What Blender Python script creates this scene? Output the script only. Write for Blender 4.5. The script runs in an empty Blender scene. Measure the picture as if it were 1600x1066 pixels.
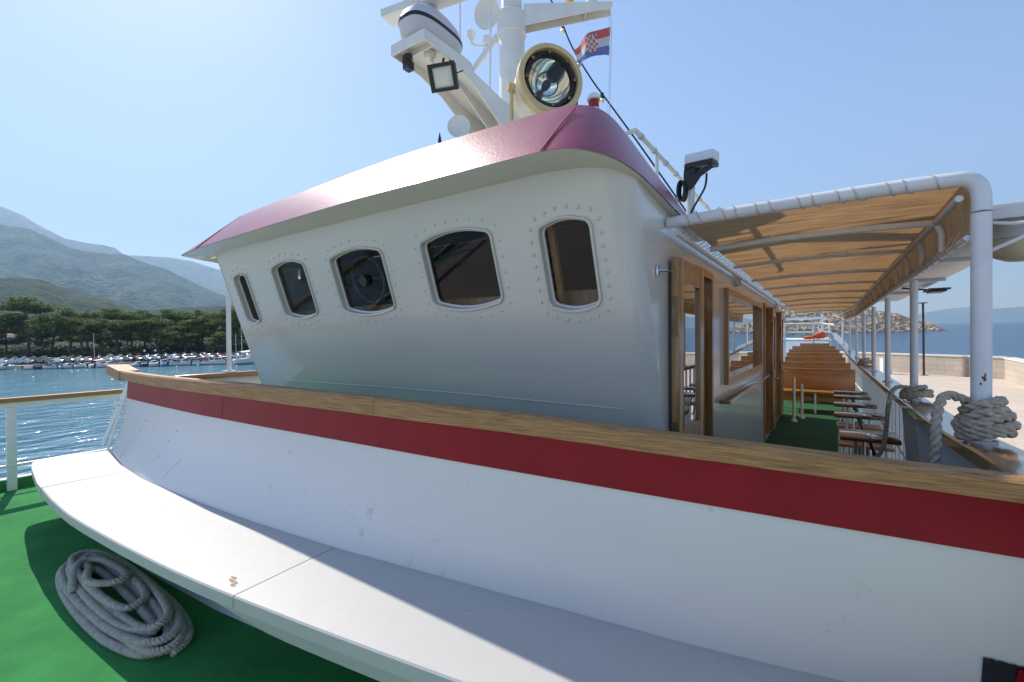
import bpy, bmesh, math, random
from mathutils import Vector, Matrix, noise
rnd = random.Random(7)
S = bpy.context.scene
C = S.collection
R = math.radians
PI = math.pi

# ------------------------------------------------------------------ camera
EYE = 1.5
YAW = R(34.6)
def basis(p, r):
    f = Vector((-math.sin(YAW)*math.cos(p), math.cos(YAW)*math.cos(p), -math.sin(p)))
    r0 = Vector((math.cos(YAW), math.sin(YAW), 0)); u0 = r0.cross(f)
    return Matrix((r0*math.cos(r)-u0*math.sin(r), u0*math.cos(r)+r0*math.sin(r), -f)).transposed()
CAMB = basis(.0149, .0264)          # true camera attitude
BOATB = basis(.0069, .0067)         # attitude relative to the slightly listing boat
cd = bpy.data.cameras.new('camera'); cam = bpy.data.objects.new('camera', cd); C.objects.link(cam)
cam.matrix_world = Matrix.Translation((0, 0, EYE)) @ CAMB.to_4x4()
cd.sensor_width = 36; cd.lens = 16.0; cd.clip_start = .05; cd.clip_end = 90000
S.camera = cam
LIST = Matrix.Translation((0, 0, EYE)) @ (CAMB @ BOATB.inverted()).to_4x4() @ Matrix.Translation((0, 0, -EYE))

# ------------------------------------------------------------------ light
SUN = (LIST.to_3x3() @ Vector((-.93, .238, 1.0))).normalized()     # direction chosen against the boat's own shadows
w = bpy.data.worlds.new('World'); S.world = w; w.use_nodes = True
nt = w.node_tree; nt.nodes.clear()
sky = nt.nodes.new('ShaderNodeTexSky'); sky.sky_type = 'NISHITA'; sky.sun_disc = False
sky.sun_elevation = math.asin(SUN.z); sky.sun_rotation = math.atan2(SUN.x, SUN.y) % (2*PI)
sky.air_density = 1.0; sky.dust_density = .35; sky.ozone_density = 2.0; sky.altitude = 0
bg = nt.nodes.new('ShaderNodeBackground'); bg.inputs[1].default_value = .108
wo = nt.nodes.new('ShaderNodeOutputWorld')
tint = nt.nodes.new('ShaderNodeMix'); tint.data_type = 'RGBA'; tint.blend_type = 'MULTIPLY'; tint.inputs[0].default_value = 1; tint.inputs[7].default_value = (1.04,.985,1.03,1)
nt.links.new(sky.outputs[0], tint.inputs[6]); nt.links.new(tint.outputs[2], bg.inputs[0]); nt.links.new(bg.outputs[0], wo.inputs[0])
ld = bpy.data.lights.new('sun', 'SUN'); ld.energy = 3.9; ld.angle = R(.5); ld.color = (1, .935, .84)
sun = bpy.data.objects.new('sun', ld); C.objects.link(sun)
sun.rotation_euler = (-SUN).to_track_quat('-Z', 'Y').to_euler()
S.view_settings.view_transform = 'Standard'; S.view_settings.look = 'None'
S.view_settings.exposure = .95; S.view_settings.gamma = 1
S.cycles.max_bounces = 8; S.cycles.transparent_max_bounces = 24; S.cycles.volume_bounces = 0
S.cycles.volume_max_steps = 64

# ------------------------------------------------------------------ materials
MATS = {}
def mat(name, col, rough=.5, metal=0, spec=.5, var=0, vscale=3, col2=None, stretch=(1,1,1), bump=0, bscale=60,
        coat=0, ramp=(.35,.65), detail=4, bdist=.01, coord='Object', trans=0, rvar=0, spots=0):
    if name in MATS: return MATS[name]
    m = bpy.data.materials.new(name); m.use_nodes = True; n = m.node_tree; b = n.nodes['Principled BSDF']
    b.inputs['Base Color'].default_value = (*col, 1); b.inputs['Roughness'].default_value = rough
    b.inputs['Metallic'].default_value = metal; b.inputs['Specular IOR Level'].default_value = spec
    b.inputs['Coat Weight'].default_value = coat; b.inputs['Coat Roughness'].default_value = .08
    tc = n.nodes.new('ShaderNodeTexCoord'); mp = n.nodes.new('ShaderNodeMapping')
    mp.inputs['Scale'].default_value = stretch
    n.links.new(tc.outputs[coord], mp.inputs[0])
    if col2 is None and var: col2 = tuple(c*(1-var) for c in col)
    if col2 is not None:
        t = n.nodes.new('ShaderNodeTexNoise'); t.inputs['Scale'].default_value = vscale; t.inputs['Detail'].default_value = detail
        t.inputs['Roughness'].default_value = .62
        n.links.new(mp.outputs[0], t.inputs['Vector'])
        r = n.nodes.new('ShaderNodeValToRGB'); r.color_ramp.elements[0].position = ramp[0]; r.color_ramp.elements[1].position = ramp[1]
        r.color_ramp.elements[0].color = (*col2, 1); r.color_ramp.elements[1].color = (*col, 1)
        n.links.new(t.outputs[0], r.inputs[0]); n.links.new(r.outputs[0], b.inputs['Base Color'])
        if rvar:
            ma = n.nodes.new('ShaderNodeMath'); ma.operation = 'MULTIPLY_ADD'; ma.inputs[1].default_value = rvar; ma.inputs[2].default_value = rough-rvar/2
            n.links.new(t.outputs[0], ma.inputs[0]); n.links.new(ma.outputs[0], b.inputs['Roughness'])
    if spots:
        src = b.inputs['Base Color'].links[0].from_socket
        t3 = n.nodes.new('ShaderNodeTexNoise'); t3.inputs['Scale'].default_value = 9; t3.inputs['Detail'].default_value = 9; t3.inputs['Roughness'].default_value = .75
        r3 = n.nodes.new('ShaderNodeValToRGB'); r3.color_ramp.elements[0].position = .60; r3.color_ramp.elements[1].position = .72
        r3.color_ramp.elements[0].color = (0,0,0,1); r3.color_ramp.elements[1].color = (spots,)*3+(1,)
        m3 = n.nodes.new('ShaderNodeMix'); m3.data_type = 'RGBA'; m3.inputs[7].default_value = (.22*col[0]+.05,.2*col[1]+.045,.18*col[2]+.035,1)
        n.links.new(tc.outputs[coord], t3.inputs['Vector']); n.links.new(t3.outputs[0], r3.inputs[0]); n.links.new(r3.outputs[0], m3.inputs[0]); n.links.new(src, m3.inputs[6]); n.links.new(m3.outputs[2], b.inputs['Base Color'])
    if bump:
        t2 = n.nodes.new('ShaderNodeTexNoise'); t2.inputs['Scale'].default_value = bscale; t2.inputs['Detail'].default_value = 3
        n.links.new(mp.outputs[0], t2.inputs['Vector'])
        bu = n.nodes.new('ShaderNodeBump'); bu.inputs['Strength'].default_value = bump; bu.inputs['Distance'].default_value = bdist
        n.links.new(t2.outputs[0], bu.inputs['Height']); n.links.new(bu.outputs[0], b.inputs['Normal'])
    MATS[name] = m; return m

M = {}
M['hullwhite'] = mat('white_gloss_paint', (.665,.66,.65), .3, spots=.4, var=.05, ramp=(.2,.8), vscale=1.6, bump=.22, bscale=5, bdist=.012, rvar=.10)
M['housewhite'] = mat('white_house_paint', (.58,.56,.505), .2, coat=.4, var=.04, vscale=1.1, bump=.05, bscale=2.5, bdist=.012, rvar=.04, ramp=(.2,.8))
M['bench'] = mat('white_bench_paint', (.50,.49,.47), .45, spots=.4, var=.05, vscale=9, bump=.12, bscale=160, bdist=.002)
M['red'] = mat('red_stripe_paint', (.27,.003,.010), .42, spec=.25, spots=.3, var=.18, vscale=5, bump=.08, bscale=9, bdist=.008)
M['roofred'] = mat('faded_red_roof_paint', (.31,.034,.07), .36, var=.22, vscale=4, spots=.25, bump=.3, bscale=60, bdist=.003, coat=.15)
M['wood'] = mat('weathered_teak', (.44,.245,.10), .5, spec=.3, col2=(.16,.08,.032), stretch=(1.6,40,80), spots=.6, vscale=3.0, ramp=(.3,.6), bump=.35, bscale=24, bdist=.004, detail=8)
M['woodY'] = mat('varnished_teak_rail', (.33,.17,.055), .16, col2=(.14,.06,.02), stretch=(16,1,16), vscale=2.2, ramp=(.3,.65), bump=.15, bscale=20, bdist=.002, coat=.6, detail=7)
M['woodV'] = mat('varnished_door_wood', (.46,.25,.09), .3, col2=(.22,.10,.032), stretch=(14,14,1), vscale=2.2, ramp=(.3,.7), bump=.1, bscale=20, bdist=.002, coat=.4, detail=7)
M['woodB'] = mat('varnished_bench_wood', (.45,.20,.05), .3, col2=(.28,.11,.026), stretch=(1,10,14), vscale=2.5, ramp=(.3,.7), coat=.3, detail=6)
M['green'] = mat('green_deck_carpet', (.056,.27,.08), .92, spec=.12, col2=(.034,.19,.056), spots=.4, vscale=3.5, ramp=(.3,.7), bump=1, bscale=160, bdist=.006, detail=12)
M['darkgreen'] = mat('green_kick_strip', (.01,.07,.03), .8, spec=.2, var=.3)
M['mint'] = mat('rail_white_paint', (.72,.74,.71), .4, var=.06, vscale=6)
M['pipe'] = mat('grey_white_pipe_paint', (.70,.71,.71), .38, var=.1, vscale=9, bump=.15, bscale=30, bdist=.002)
M['mastw'] = mat('mast_white_paint', (.76,.75,.68), .42, var=.12, vscale=3.5, bump=.15, bscale=14, bdist=.003)
M['cream'] = mat('searchlight_cream_paint', (.62,.47,.22), .38, var=.15, vscale=6)
M['creamw'] = mat('searchlight_white_paint', (.72,.66,.5), .4, var=.1, vscale=6)
M['black'] = mat('black_plastic', (.014,.014,.016), .4)
M['darkm'] = mat('dark_metal', (.05,.047,.045), .42, metal=.7, var=.4, vscale=20)
M['steel'] = mat('polished_steel', (.62,.62,.62), .22, metal=1)
M['brass'] = mat('tarnished_brass', (.30,.21,.11), .4, metal=.8, var=.4, vscale=14)
M['mirror'] = mat('searchlight_reflector', (.85,.82,.74), .06, metal=1)
M['rope'] = mat('grey_rope_fibre', (.56,.52,.45), .85, spec=.15, col2=(.38,.35,.30), vscale=40, bump=.5, bscale=260, bdist=.002)
M['rope2'] = mat('tan_mooring_rope_fibre', (.52,.44,.35), .85, spec=.15, col2=(.32,.27,.21), vscale=60, bump=.5, bscale=260, bdist=.002)
M['rust'] = mat('rust_stain', (.25,.09,.03), .8, var=.5, vscale=40)
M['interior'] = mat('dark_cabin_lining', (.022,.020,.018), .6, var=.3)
M['orange'] = mat('orange_plastic', (.75,.10,.03), .5)
M['flagred'] = mat('flag_red_cloth', (.50,.10,.09), .8)
M['grey'] = mat('light_grey_plastic', (.55,.56,.57), .4, var=.05)
M['yellow'] = mat('amber_lens', (.75,.42,.05), .25)
M['redlens'] = mat('red_lens', (.30,.006,.010), .15)
M['lensw'] = mat('milky_lens', (.80,.72,.52), .25)
M['seam'] = mat('dark_seam_filler', (.06,.055,.05), .8)
M['dirt'] = mat('tan_paint_chip', (.45,.33,.2), .8, var=.4, vscale=60)

def glass(name, tint, rough=0, fac=1.0):
    m = bpy.data.materials.new(name); m.use_nodes = True; n = m.node_tree; n.nodes.clear()
    o = n.nodes.new('ShaderNodeOutputMaterial'); mx = n.nodes.new('ShaderNodeMixShader'); fr = n.nodes.new('ShaderNodeFresnel')
    fr.inputs[0].default_value = 1.5
    tr = n.nodes.new('ShaderNodeBsdfTransparent'); tr.inputs[0].default_value = (*tint, 1)
    gl = n.nodes.new('ShaderNodeBsdfGlossy'); gl.inputs['Roughness'].default_value = rough
    mm = n.nodes.new('ShaderNodeMath'); mm.operation = 'MULTIPLY'; mm.inputs[1].default_value = fac; mm.use_clamp = True
    ge = n.nodes.new('ShaderNodeNewGeometry'); sb = n.nodes.new('ShaderNodeMath'); sb.operation = 'SUBTRACT'; sb.inputs[0].default_value = 1; n.links.new(ge.outputs['Backfacing'], sb.inputs[1]); m2_ = n.nodes.new('ShaderNodeMath'); m2_.operation = 'MULTIPLY'; n.links.new(fr.outputs[0], m2_.inputs[0]); n.links.new(sb.outputs[0], m2_.inputs[1])
    n.links.new(m2_.outputs[0], mm.inputs[0]); n.links.new(mm.outputs[0], mx.inputs[0])
    n.links.new(tr.outputs[0], mx.inputs[1]); n.links.new(gl.outputs[0], mx.inputs[2]); n.links.new(mx.outputs[0], o.inputs[0])
    return m
M['glass'] = glass('window_glass', (.88,.9,.88), 0, .7)
M['sideglass'] = glass('side_window_glass', (.35,.36,.36), 0, 3.0)
M['lensglass'] = glass('searchlight_glass', (.9,.95,.92))

def canvas():
    m = bpy.data.materials.new('cream_awning_canvas'); m.use_nodes = True; n = m.node_tree; n.nodes.clear()
    o = n.nodes.new('ShaderNodeOutputMaterial'); mx = n.nodes.new('ShaderNodeMixShader'); mx.inputs[0].default_value = .41
    d = n.nodes.new('ShaderNodeBsdfDiffuse'); d.inputs[0].default_value = (.52,.44,.33,1)
    t = n.nodes.new('ShaderNodeBsdfTranslucent')
    tc = n.nodes.new('ShaderNodeTexCoord'); mp = n.nodes.new('ShaderNodeMapping'); mp.inputs['Scale'].default_value = (1.5,9,1)
    no = n.nodes.new('ShaderNodeTexNoise'); no.inputs['Scale'].default_value = 2.5; no.inputs['Detail'].default_value = 5
    rp = n.nodes.new('ShaderNodeValToRGB'); rp.color_ramp.elements[0].position = .36; rp.color_ramp.elements[1].position = .62
    rp.color_ramp.elements[0].color = (.30,.16,.07,1); rp.color_ramp.elements[1].color = (.52,.29,.125,1)
    bu = n.nodes.new('ShaderNodeBump'); bu.inputs['Strength'].default_value = .4; bu.inputs['Distance'].default_value = .02
    n.links.new(tc.outputs['Object'], mp.inputs[0]); n.links.new(mp.outputs[0], no.inputs[0]); n.links.new(no.outputs[0], rp.inputs[0])
    n.links.new(no.outputs[0], bu.inputs['Height']); n.links.new(bu.outputs[0], d.inputs['Normal'])
    n.links.new(rp.outputs[0], t.inputs[0]); n.links.new(d.outputs[0], mx.inputs[1]); n.links.new(t.outputs[0], mx.inputs[2])
    n.links.new(mx.outputs[0], o.inputs[0]); return m
M['canvas'] = canvas()

# ------------------------------------------------------------------ mesh helpers
BOAT = True
ROOTS = []
def link(o, parent=None):
    C.objects.link(o)
    if parent is not None: o.parent = parent
    else:
        o['_b'] = BOAT; ROOTS.append(o)
    return o
def tag(o, label=None, cat=None, group=None, kind=None):
    if label: o['label'] = label
    if cat: o['category'] = cat
    if group: o['group'] = group
    if kind: o['kind'] = kind
    return o
def thing(name, label, cat, loc=(0,0,0), group=None, rz=0):
    o = bpy.data.objects.new(name, None); o.empty_display_size = .1
    link(o); o.location = loc; o.rotation_euler = (0,0,rz)
    return tag(o, label, cat, group)

class MB:
    def __init__(s, org=(0,0,0)): s.v = []; s.f = []; s.mi = []; s.o = Vector(org); s.cur = 0; s.starts = []
    def add(s, vs, fs):
        s.starts.append((len(s.v),len(s.f))); b = len(s.v); s.v += [Vector(v)-s.o for v in vs]
        for f in fs: s.f.append([i+b for i in f]); s.mi.append(s.cur)
    def box(s, a, b, bev=0, mtx=None):
        x0,y0,z0 = a; x1,y1,z1 = b
        if bev:
            bm = bmesh.new(); bmesh.ops.create_cube(bm, size=1)
            for v in bm.verts: v.co = Vector((x0+(v.co.x+.5)*(x1-x0), y0+(v.co.y+.5)*(y1-y0), z0+(v.co.z+.5)*(z1-z0)))
            bmesh.ops.bevel(bm, geom=bm.edges[:], offset=bev, segments=2, affect='EDGES', profile=.5)
            vs = [v.co.copy() for v in bm.verts]; bm.verts.index_update(); fs = [[v.index for v in f.verts] for f in bm.faces]; bm.free()
        else:
            vs = [Vector(p) for p in ((x0,y0,z0),(x1,y0,z0),(x1,y1,z0),(x0,y1,z0),(x0,y0,z1),(x1,y0,z1),(x1,y1,z1),(x0,y1,z1))]
            fs = [[3,2,1,0],[4,5,6,7],[0,1,5,4],[1,2,6,5],[2,3,7,6],[3,0,4,7]]
        if mtx is not None: vs = [mtx @ v for v in vs]
        s.add(vs, fs); return s
    def bar(s, p, q, w, h, up=(0,0,1)):
        p = Vector(p); q = Vector(q); d = (q-p); L = d.length; d.normalize(); up = Vector(up)
        x = d.cross(up)
        if x.length < 1e-4: x = d.cross(Vector((1,0,0)))
        x.normalize(); z = x.cross(d); mt = Matrix((x,d,z)).transposed().to_4x4(); mt.translation = p
        return s.box((-w/2,0,-h/2),(w/2,L,h/2), mtx=mt)
    def tube(s, pts, r, n=10, caps=True, rf=None, closed=False):
        pts = [Vector(p) for p in pts]; N = len(pts)
        rs = r if isinstance(r,(list,tuple)) else [r]*N
        t0 = (pts[1]-pts[0]).normalized(); a = t0.orthogonal().normalized()
        vs = []; acc = 0
        for i,p in enumerate(pts):
            if closed: t = (pts[(i+1)%N]-pts[i-1])
            else: t = (pts[min(i+1,N-1)]-pts[max(i-1,0)])
            if t.length < 1e-9: t = t0
            t = t.normalized(); a = (a - t*a.dot(t)).normalized(); b = t.cross(a)
            if i: acc += (p-pts[i-1]).length
            for k in range(n):
                th = 2*PI*k/n; rr = rs[i]*(rf(th,acc) if rf else 1)
                vs.append(p + (a*math.cos(th)+b*math.sin(th))*rr)
        fs = []
        for i in range(N if closed else N-1):
            j = (i+1)%N
            for k in range(n): fs.append([i*n+k, i*n+(k+1)%n, j*n+(k+1)%n, j*n+k])
        if caps and not closed: fs.append([k for k in range(n)][::-1]); fs.append([(N-1)*n+k for k in range(n)])
        s.add(vs, fs); return s
    def cyl(s, p, q, r, n=16, r2=None): return s.tube([p,q], [r, r if r2 is None else r2], n)
    def lathe(s, prof, p=(0,0,0), axis=(0,0,1), n=20):
        ax = Vector(axis).normalized(); a = ax.orthogonal().normalized(); b = ax.cross(a); p = Vector(p)
        vs = []
        for (r,h) in prof:
            for k in range(n): th = 2*PI*k/n; vs.append(p+ax*h+(a*math.cos(th)+b*math.sin(th))*r)
        fs = []
        for i in range(len(prof)-1):
            for k in range(n): fs.append([i*n+k,i*n+(k+1)%n,(i+1)*n+(k+1)%n,(i+1)*n+k])
        s.add(vs, fs); return s
    def ball(s, c, r, n=10, sc=(1,1,1), m=None):
        c = Vector(c); vs = []; fs = []; m = m or max(4,n//2)
        for i in range(m+1):
            ph = PI*i/m
            for k in range(n): th = 2*PI*k/n; vs.append(c+Vector((math.sin(ph)*math.cos(th)*r*sc[0], math.sin(ph)*math.sin(th)*r*sc[1], math.cos(ph)*r*sc[2])))
        for i in range(m):
            for k in range(n): fs.append([i*n+k,(i+1)*n+k,(i+1)*n+(k+1)%n,i*n+(k+1)%n])
        s.add(vs, fs); return s
    def loft(s, secs, closed=False, cap=False):
        n = len(secs[0]); vs = [p for c in secs for p in c]; fs = []
        for i in range(len(secs)-1):
            for k in range(n if closed else n-1): fs.append([i*n+k, (i+1)*n+k, (i+1)*n+(k+1)%n, i*n+(k+1)%n])
        if cap: fs.append(list(range(n))); fs.append([(len(secs)-1)*n+k for k in range(n)][::-1])
        s.add(vs, fs); return s
    def prism(s, poly, off):
        n = len(poly); off = Vector(off); vs = [Vector(p) for p in poly]+[Vector(p)+off for p in poly]
        fs = [list(range(n))[::-1], [n+k for k in range(n)]]+[[k,(k+1)%n,n+(k+1)%n,n+k] for k in range(n)]
        s.add(vs, fs); return s
    def mesh(s, name, mats, smooth=True, ang=35, fix=True):
        me = bpy.data.meshes.new(name); me.from_pydata([tuple(v) for v in s.v], [], s.f)
        for m in (mats if isinstance(mats,(list,tuple)) else [mats]): me.materials.append(m)
        me.polygons.foreach_set('material_index', s.mi)
        if fix:
            bm = bmesh.new(); bm.from_mesh(me); bmesh.ops.recalc_face_normals(bm, faces=bm.faces); bm.to_mesh(me); bm.free()
        if smooth:
            me.polygons.foreach_set('use_smooth', [True]*len(me.polygons))
            if ang: 
                try: me.set_sharp_from_angle(angle=R(ang))
                except Exception: pass
        me.update(); return me
    def build_each(s, name, mats, parent, **k):
        st = s.starts+[(len(s.v),len(s.f))]
        for (v0,f0),(v1,f1) in zip(st, st[1:]):
            c = MB(s.o); c.v = s.v[v0:v1]; c.f = [[i-v0 for i in f] for f in s.f[f0:f1]]; c.mi = s.mi[f0:f1]
            c.build(name, mats, parent, **k)
    def build(s, name, mats, parent=None, **k):
        o = bpy.data.objects.new(name, s.mesh(name, mats, **k)); link(o, parent)
        if parent is None: o.location = s.o
        return o

def smoothpts(pts, k=6, closed=False):
    P = [Vector(p) for p in pts]; N = len(P); out = []
    for i in range(N if closed else N-1):
        if closed: a,b,c,d = P[i-1],P[i],P[(i+1)%N],P[(i+2)%N]
        else: a,b,c,d = P[max(i-1,0)],P[i],P[i+1],P[min(i+2,N-1)]
        for j in range(k):
            t = j/k
            out.append(.5*((2*b)+(c-a)*t+(2*a-5*b+4*c-d)*t*t+(3*b-a-3*c+d)*t**3))
    if not closed: out.append(P[-1])
    return out
def resamp(pts, step):
    out = [pts[0].copy()]; rem = step
    for i in range(len(pts)-1):
        a,b = pts[i],pts[i+1]; L = (b-a).length
        if L < 1e-9: continue
        t = rem
        while t <= L: out.append(a.lerp(b,t/L)); t += step
        rem = t-L
    return out
def ropef(pitch, k=3, amp=.34):
    return lambda th, s: 1-amp*1.3+amp*2*abs(math.cos(k*.5*(th-2*PI*s/pitch)))
def rope(name, pts, r, m, parent=None, pitch=None, n=14, step=None, org=(0,0,0), build=True, mb=None):
    pts = resamp(smoothpts(pts, 10), step or r*.55)
    b = mb or MB(org); b.tube(pts, r, n, rf=ropef(pitch or r*5))
    return b.build(name, m, parent, ang=None) if build else b
def lerp(a,b,t): return a+(b-a)*t
def interp(tab, x):
    if x <= tab[0][0]: return tab[0][1]
    for (x0,y0),(x1,y1) in zip(tab, tab[1:]):
        if x <= x1: return y0+(y1-y0)*(x-x0)/(x1-x0)
    return tab[-1][1]
def boolcut(o, cutters):
    for c in cutters:
        md = o.modifiers.new('b','BOOLEAN'); md.operation = 'DIFFERENCE'; md.object = c; md.solver = 'EXACT'
    bpy.context.view_layer.update()
    dg = bpy.context.evaluated_depsgraph_get()
    me = bpy.data.meshes.new_from_object(o.evaluated_get(dg))
    o.modifiers.clear(); o.data = me
    for c in cutters:
        if c in ROOTS: ROOTS.remove(c)
        bpy.data.objects.remove(c)
def sharp(o, ang=35):
    o.data.polygons.foreach_set('use_smooth',[True]*len(o.data.polygons)); o.data.set_sharp_from_angle(angle=R(ang))

# ================================================================== THE BOAT
# ---- deck and hull
outline = [(-6.95,2.2),(-6.95,-1.0),(-6.2,-3.2),(-4.9,-5.2),(-3.1,-6.6),(-1.4,-5.2),(-.1,-3.2),(.62,-1.0),(.66,2.2),(.66,9.0),(.42,14.5),(.0,19.5),(-5.6,19.5),(-6.1,14.5),(-6.5,9.0)]
b = MB(); b.prism([(x,y,-.12) for x,y in outline], (0,0,.12)); deck = tag(b.build('deck', M['green'], smooth=False), kind='structure')
b = MB(); b.prism([(-6.7,-.35,.004),(-6.7,-1.4,.004),(-6.2,-3.2,.004),(-4.9,-5.15,.004),(-3.1,-6.5,.004),(-1.4,-5.15,.004),(-.1,-3.2,.004),(.40,-1.4,.004),(.40,-.35,.004)], (0,0,.02)); tag(b.build('bow_deck', mat('pale_bow_deck_paint',(.64,.56,.48),.6,var=.1), smooth=False), kind='structure')  # added pale sheet behind the camera, out of view, bouncing warm fill light
b = MB((-3.1,3,-4))
def hullring(z, k): return [(-3.1+(x+3.1)*k, 3+(y-3)*(.5+.5*k), z) for x,y in outline]
b.loft([hullring(-.125,1.0), hullring(-1.6,.96), hullring(-3.2,.86), hullring(-5.2,.62)], closed=True, cap=True)
tag(b.build('passenger_boat_hull', M['hullwhite'], ang=25), 'white steel hull of the passenger boat under the green deck', 'boat hull')

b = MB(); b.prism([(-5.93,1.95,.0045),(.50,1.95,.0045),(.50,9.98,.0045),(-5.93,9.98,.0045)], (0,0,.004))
tag(b.build('side_deck', mat('worn_side_deck_carpet',(.018,.105,.030),.85,spec=.2,col2=(.035,.07,.028),vscale=2.5,bump=.6,bscale=300,bdist=.003,detail=7), smooth=False), kind='structure')  # extra sheet, green darkened to imitate awning shade; brown mottling is the carpet's own
# ---- curved bulwark
YB = [(-5.7,1.40),(-5.5,1.36),(-4.9,1.275),(-4.3,1.237),(-3.8,1.24),(-3.3,1.26),(-2.8,1.288),(-2.4,1.325),(-2.0,1.367),(-1.5,1.44),(-1.1,1.50),(-.8,1.548),(-.5,1.590),(-.3,1.625),(-.13,1.66),(.5,1.80)]
YS = [(-5.7,1.50),(-5.3,1.475),(-4.6,1.452),(-3.8,1.442),(-3.0,1.462),(-2.35,1.489),(-1.4,1.522),(-.54,1.567),(.04,1.60),(.5,1.635)]
ZC = [(-6.2,1.205),(-5.6,1.205),(-4.7,1.203),(-3.2,1.215),(-1.9,1.205),(-1.1,1.193),(-.5,1.175),(0,1.16),(.5,1.148)]
HC = [(-5.6,.085),(-4,.095),(-3,.1),(-1.8,.092),(-1,.08),(0,.066),(.5,.06)]
def bulwY(x, z):
    y0, y1 = interp(YB, x), interp(YS, x); t = (z-.45)/.5
    return y0 + (y1-y0)*(1-(1-t)**1.7 if 0 < t < 1 else t) if t < 1 else y1+(t-1)*.03
xs = [-5.52+i*(5.99/60) for i in range(61)]
def capY(x): return interp(YS, x)-.004
bw = thing('foredeck_bulwark', 'long curved white bulwark with red stripe and weathered wooden cap behind the bench', 'bulwark', (-2.5,1.5,0))
bw_o = Vector((-2.5,1.5,0))
def panel(z0f, z1f, nz, off, th, name, m):
    b = MB(bw_o); out = []
    for x in xs:
        z0, z1 = z0f(x), z1f(x)
        out.append([(x, bulwY(x,lerp(z0,z1,j/nz))+off, lerp(z0,z1,j/nz)) for j in range(nz+1)] + [(x, bulwY(x,lerp(z0,z1,j/nz))+off+th, lerp(z0,z1,j/nz)) for j in range(nz,-1,-1)])
    b.loft(out, closed=True, cap=True); return b.build(name, m, bw, ang=50)
zc = lambda x: interp(ZC, x)-interp(HC, x)
panel(lambda x:.0, lambda x: zc(x)+.02, 14, .006, .03, 'panel', M['hullwhite'])
panel(lambda x:.95, lambda x: zc(x)+.008, 3, 0, .0055, 'red_stripe', M['red'])
# rolled end flange turning aft
b = MB(bw_o); secs = []
for j in range(15):
    z = lerp(0, zc(-5.5), j/14); y = bulwY(-5.5,z)
    secs.append([(-5.52,y+.006,z),(-5.56,y+.012,z),(-5.60,y+.035,z),(-5.615,y+.07,z),(-5.615,y+.16,z),(-5.585,y+.16,z),(-5.585,y+.07,z),(-5.56,y+.045,z),(-5.52,y+.036,z)])
b.loft(secs, closed=True, cap=True); b.build('end_flange', M['hullwhite'], bw, ang=60)
# cap rail planks with scarf joints
for (xa, xb) in ((-5.62,-1.862),(-1.859,.60)):
    b = MB(bw_o); secs = []; n = 44
    for i in range(n+1):
        x = lerp(xa, xb, i/n); y = capY(x)-.028; z1 = interp(ZC,x); z0 = zc(x); wob = noise.noise(Vector((x*3,1,0)))*.003
        secs.append([(x,y+.002,z0+.004+wob),(x,y,z0+.012),(x,y,z1-.012),(x,y+.012,z1),(x,y+.070,z1-.001),(x,y+.080,z1-.012),(x,y+.080,z0+.01),(x,y+.074,z0)])
    b.loft(secs, closed=True, cap=True); b.build('cap_rail', M['wood'], bw, ang=35)
b = MB(bw_o); b.prism([(-5.60,1.455,1.205),(-5.60,1.61,1.205),(-6.40,1.74,1.235),(-6.52,1.58,1.235)], (0,0,-.095))
b.build('cap_rail', M['wood'], bw, smooth=False)
# stay bars and bolts at the starboard end
b = MB(bw_o); b.bar((-5.95,1.41,.45),(-5.80,1.60,1.13),.075,.012,up=(0,1,0)); b.build('stay_bar', M['mint'], bw, smooth=False)
b = MB(bw_o); b.bar((-5.74,1.40,.45),(-5.66,1.56,1.13),.035,.012,up=(0,1,0)); b.build('stay_bar', M['mint'], bw, smooth=False)
b = MB(bw_o); b.bar((-5.90,1.50,.88),(-5.62,1.52,.88),.02,.03); b.bar((-5.88,1.50,.84),(-5.62,1.52,.84),.015,.02); b.build('bracket', M['mint'], bw, smooth=False)
b = MB(bw_o)
for x,z in ((-4.85,.80),(-4.15,.795),(-4.9,.71),(-4.22,.71),(-4.27,.60)):
    b.ball((x, bulwY(x,z)+.004, z), .009, 8)
b.build_each('bolt', M['hullwhite'], bw)
b = MB(bw_o)
b.tube([(-5.1+.0, bulwY(-5.1,z)+.005, z) for z in (.47,.55,.62)], .0025, 5); b.tube([(-3.99+.06*j, bulwY(-3.99,z)+.004, z) for j,z in enumerate((.49,.56,.63))], .0025, 5)
b.build_each('weld_seam', M['hullwhite'], bw)
b = MB(bw_o); b.tube([(-3.45-.02*(1.1-z), bulwY(-3.45,z), z) for z in (.955,1.03,1.1)], .0018, 5); b.build('weld_seam', M['red'], bw)
# worn dark sticker low on the bulwark
b = MB((.38,1.7,.55)); y = lambda x,z: bulwY(x,z)-.0005
pts = []
for i in range(17):
    x = lerp(.340,.475,i/16); z = .648+.006*rnd.random()-.004*i/16; pts.append((x,y(x,z),z))
pts += [(.475,y(.475,.5),.5),(.345,y(.345,.5),.5)]
b.prism(pts, (0,.004,0)); st = b.build('worn_sticker', M['black'], smooth=False); tag(st, 'worn black sticker with a red patch low on the bulwark', 'sticker')
b = MB(); b.prism([(.405,y(.405,.64)-.0015,.64),(.47,y(.47,.64)-.0015,.64),(.47,y(.47,.59)-.0015,.59),(.405,y(.405,.59)-.0015,.59)],(0,-.002,0)); o = b.build('red_patch', M['red'], st, smooth=False); o.location = -Vector(st.location)

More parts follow.
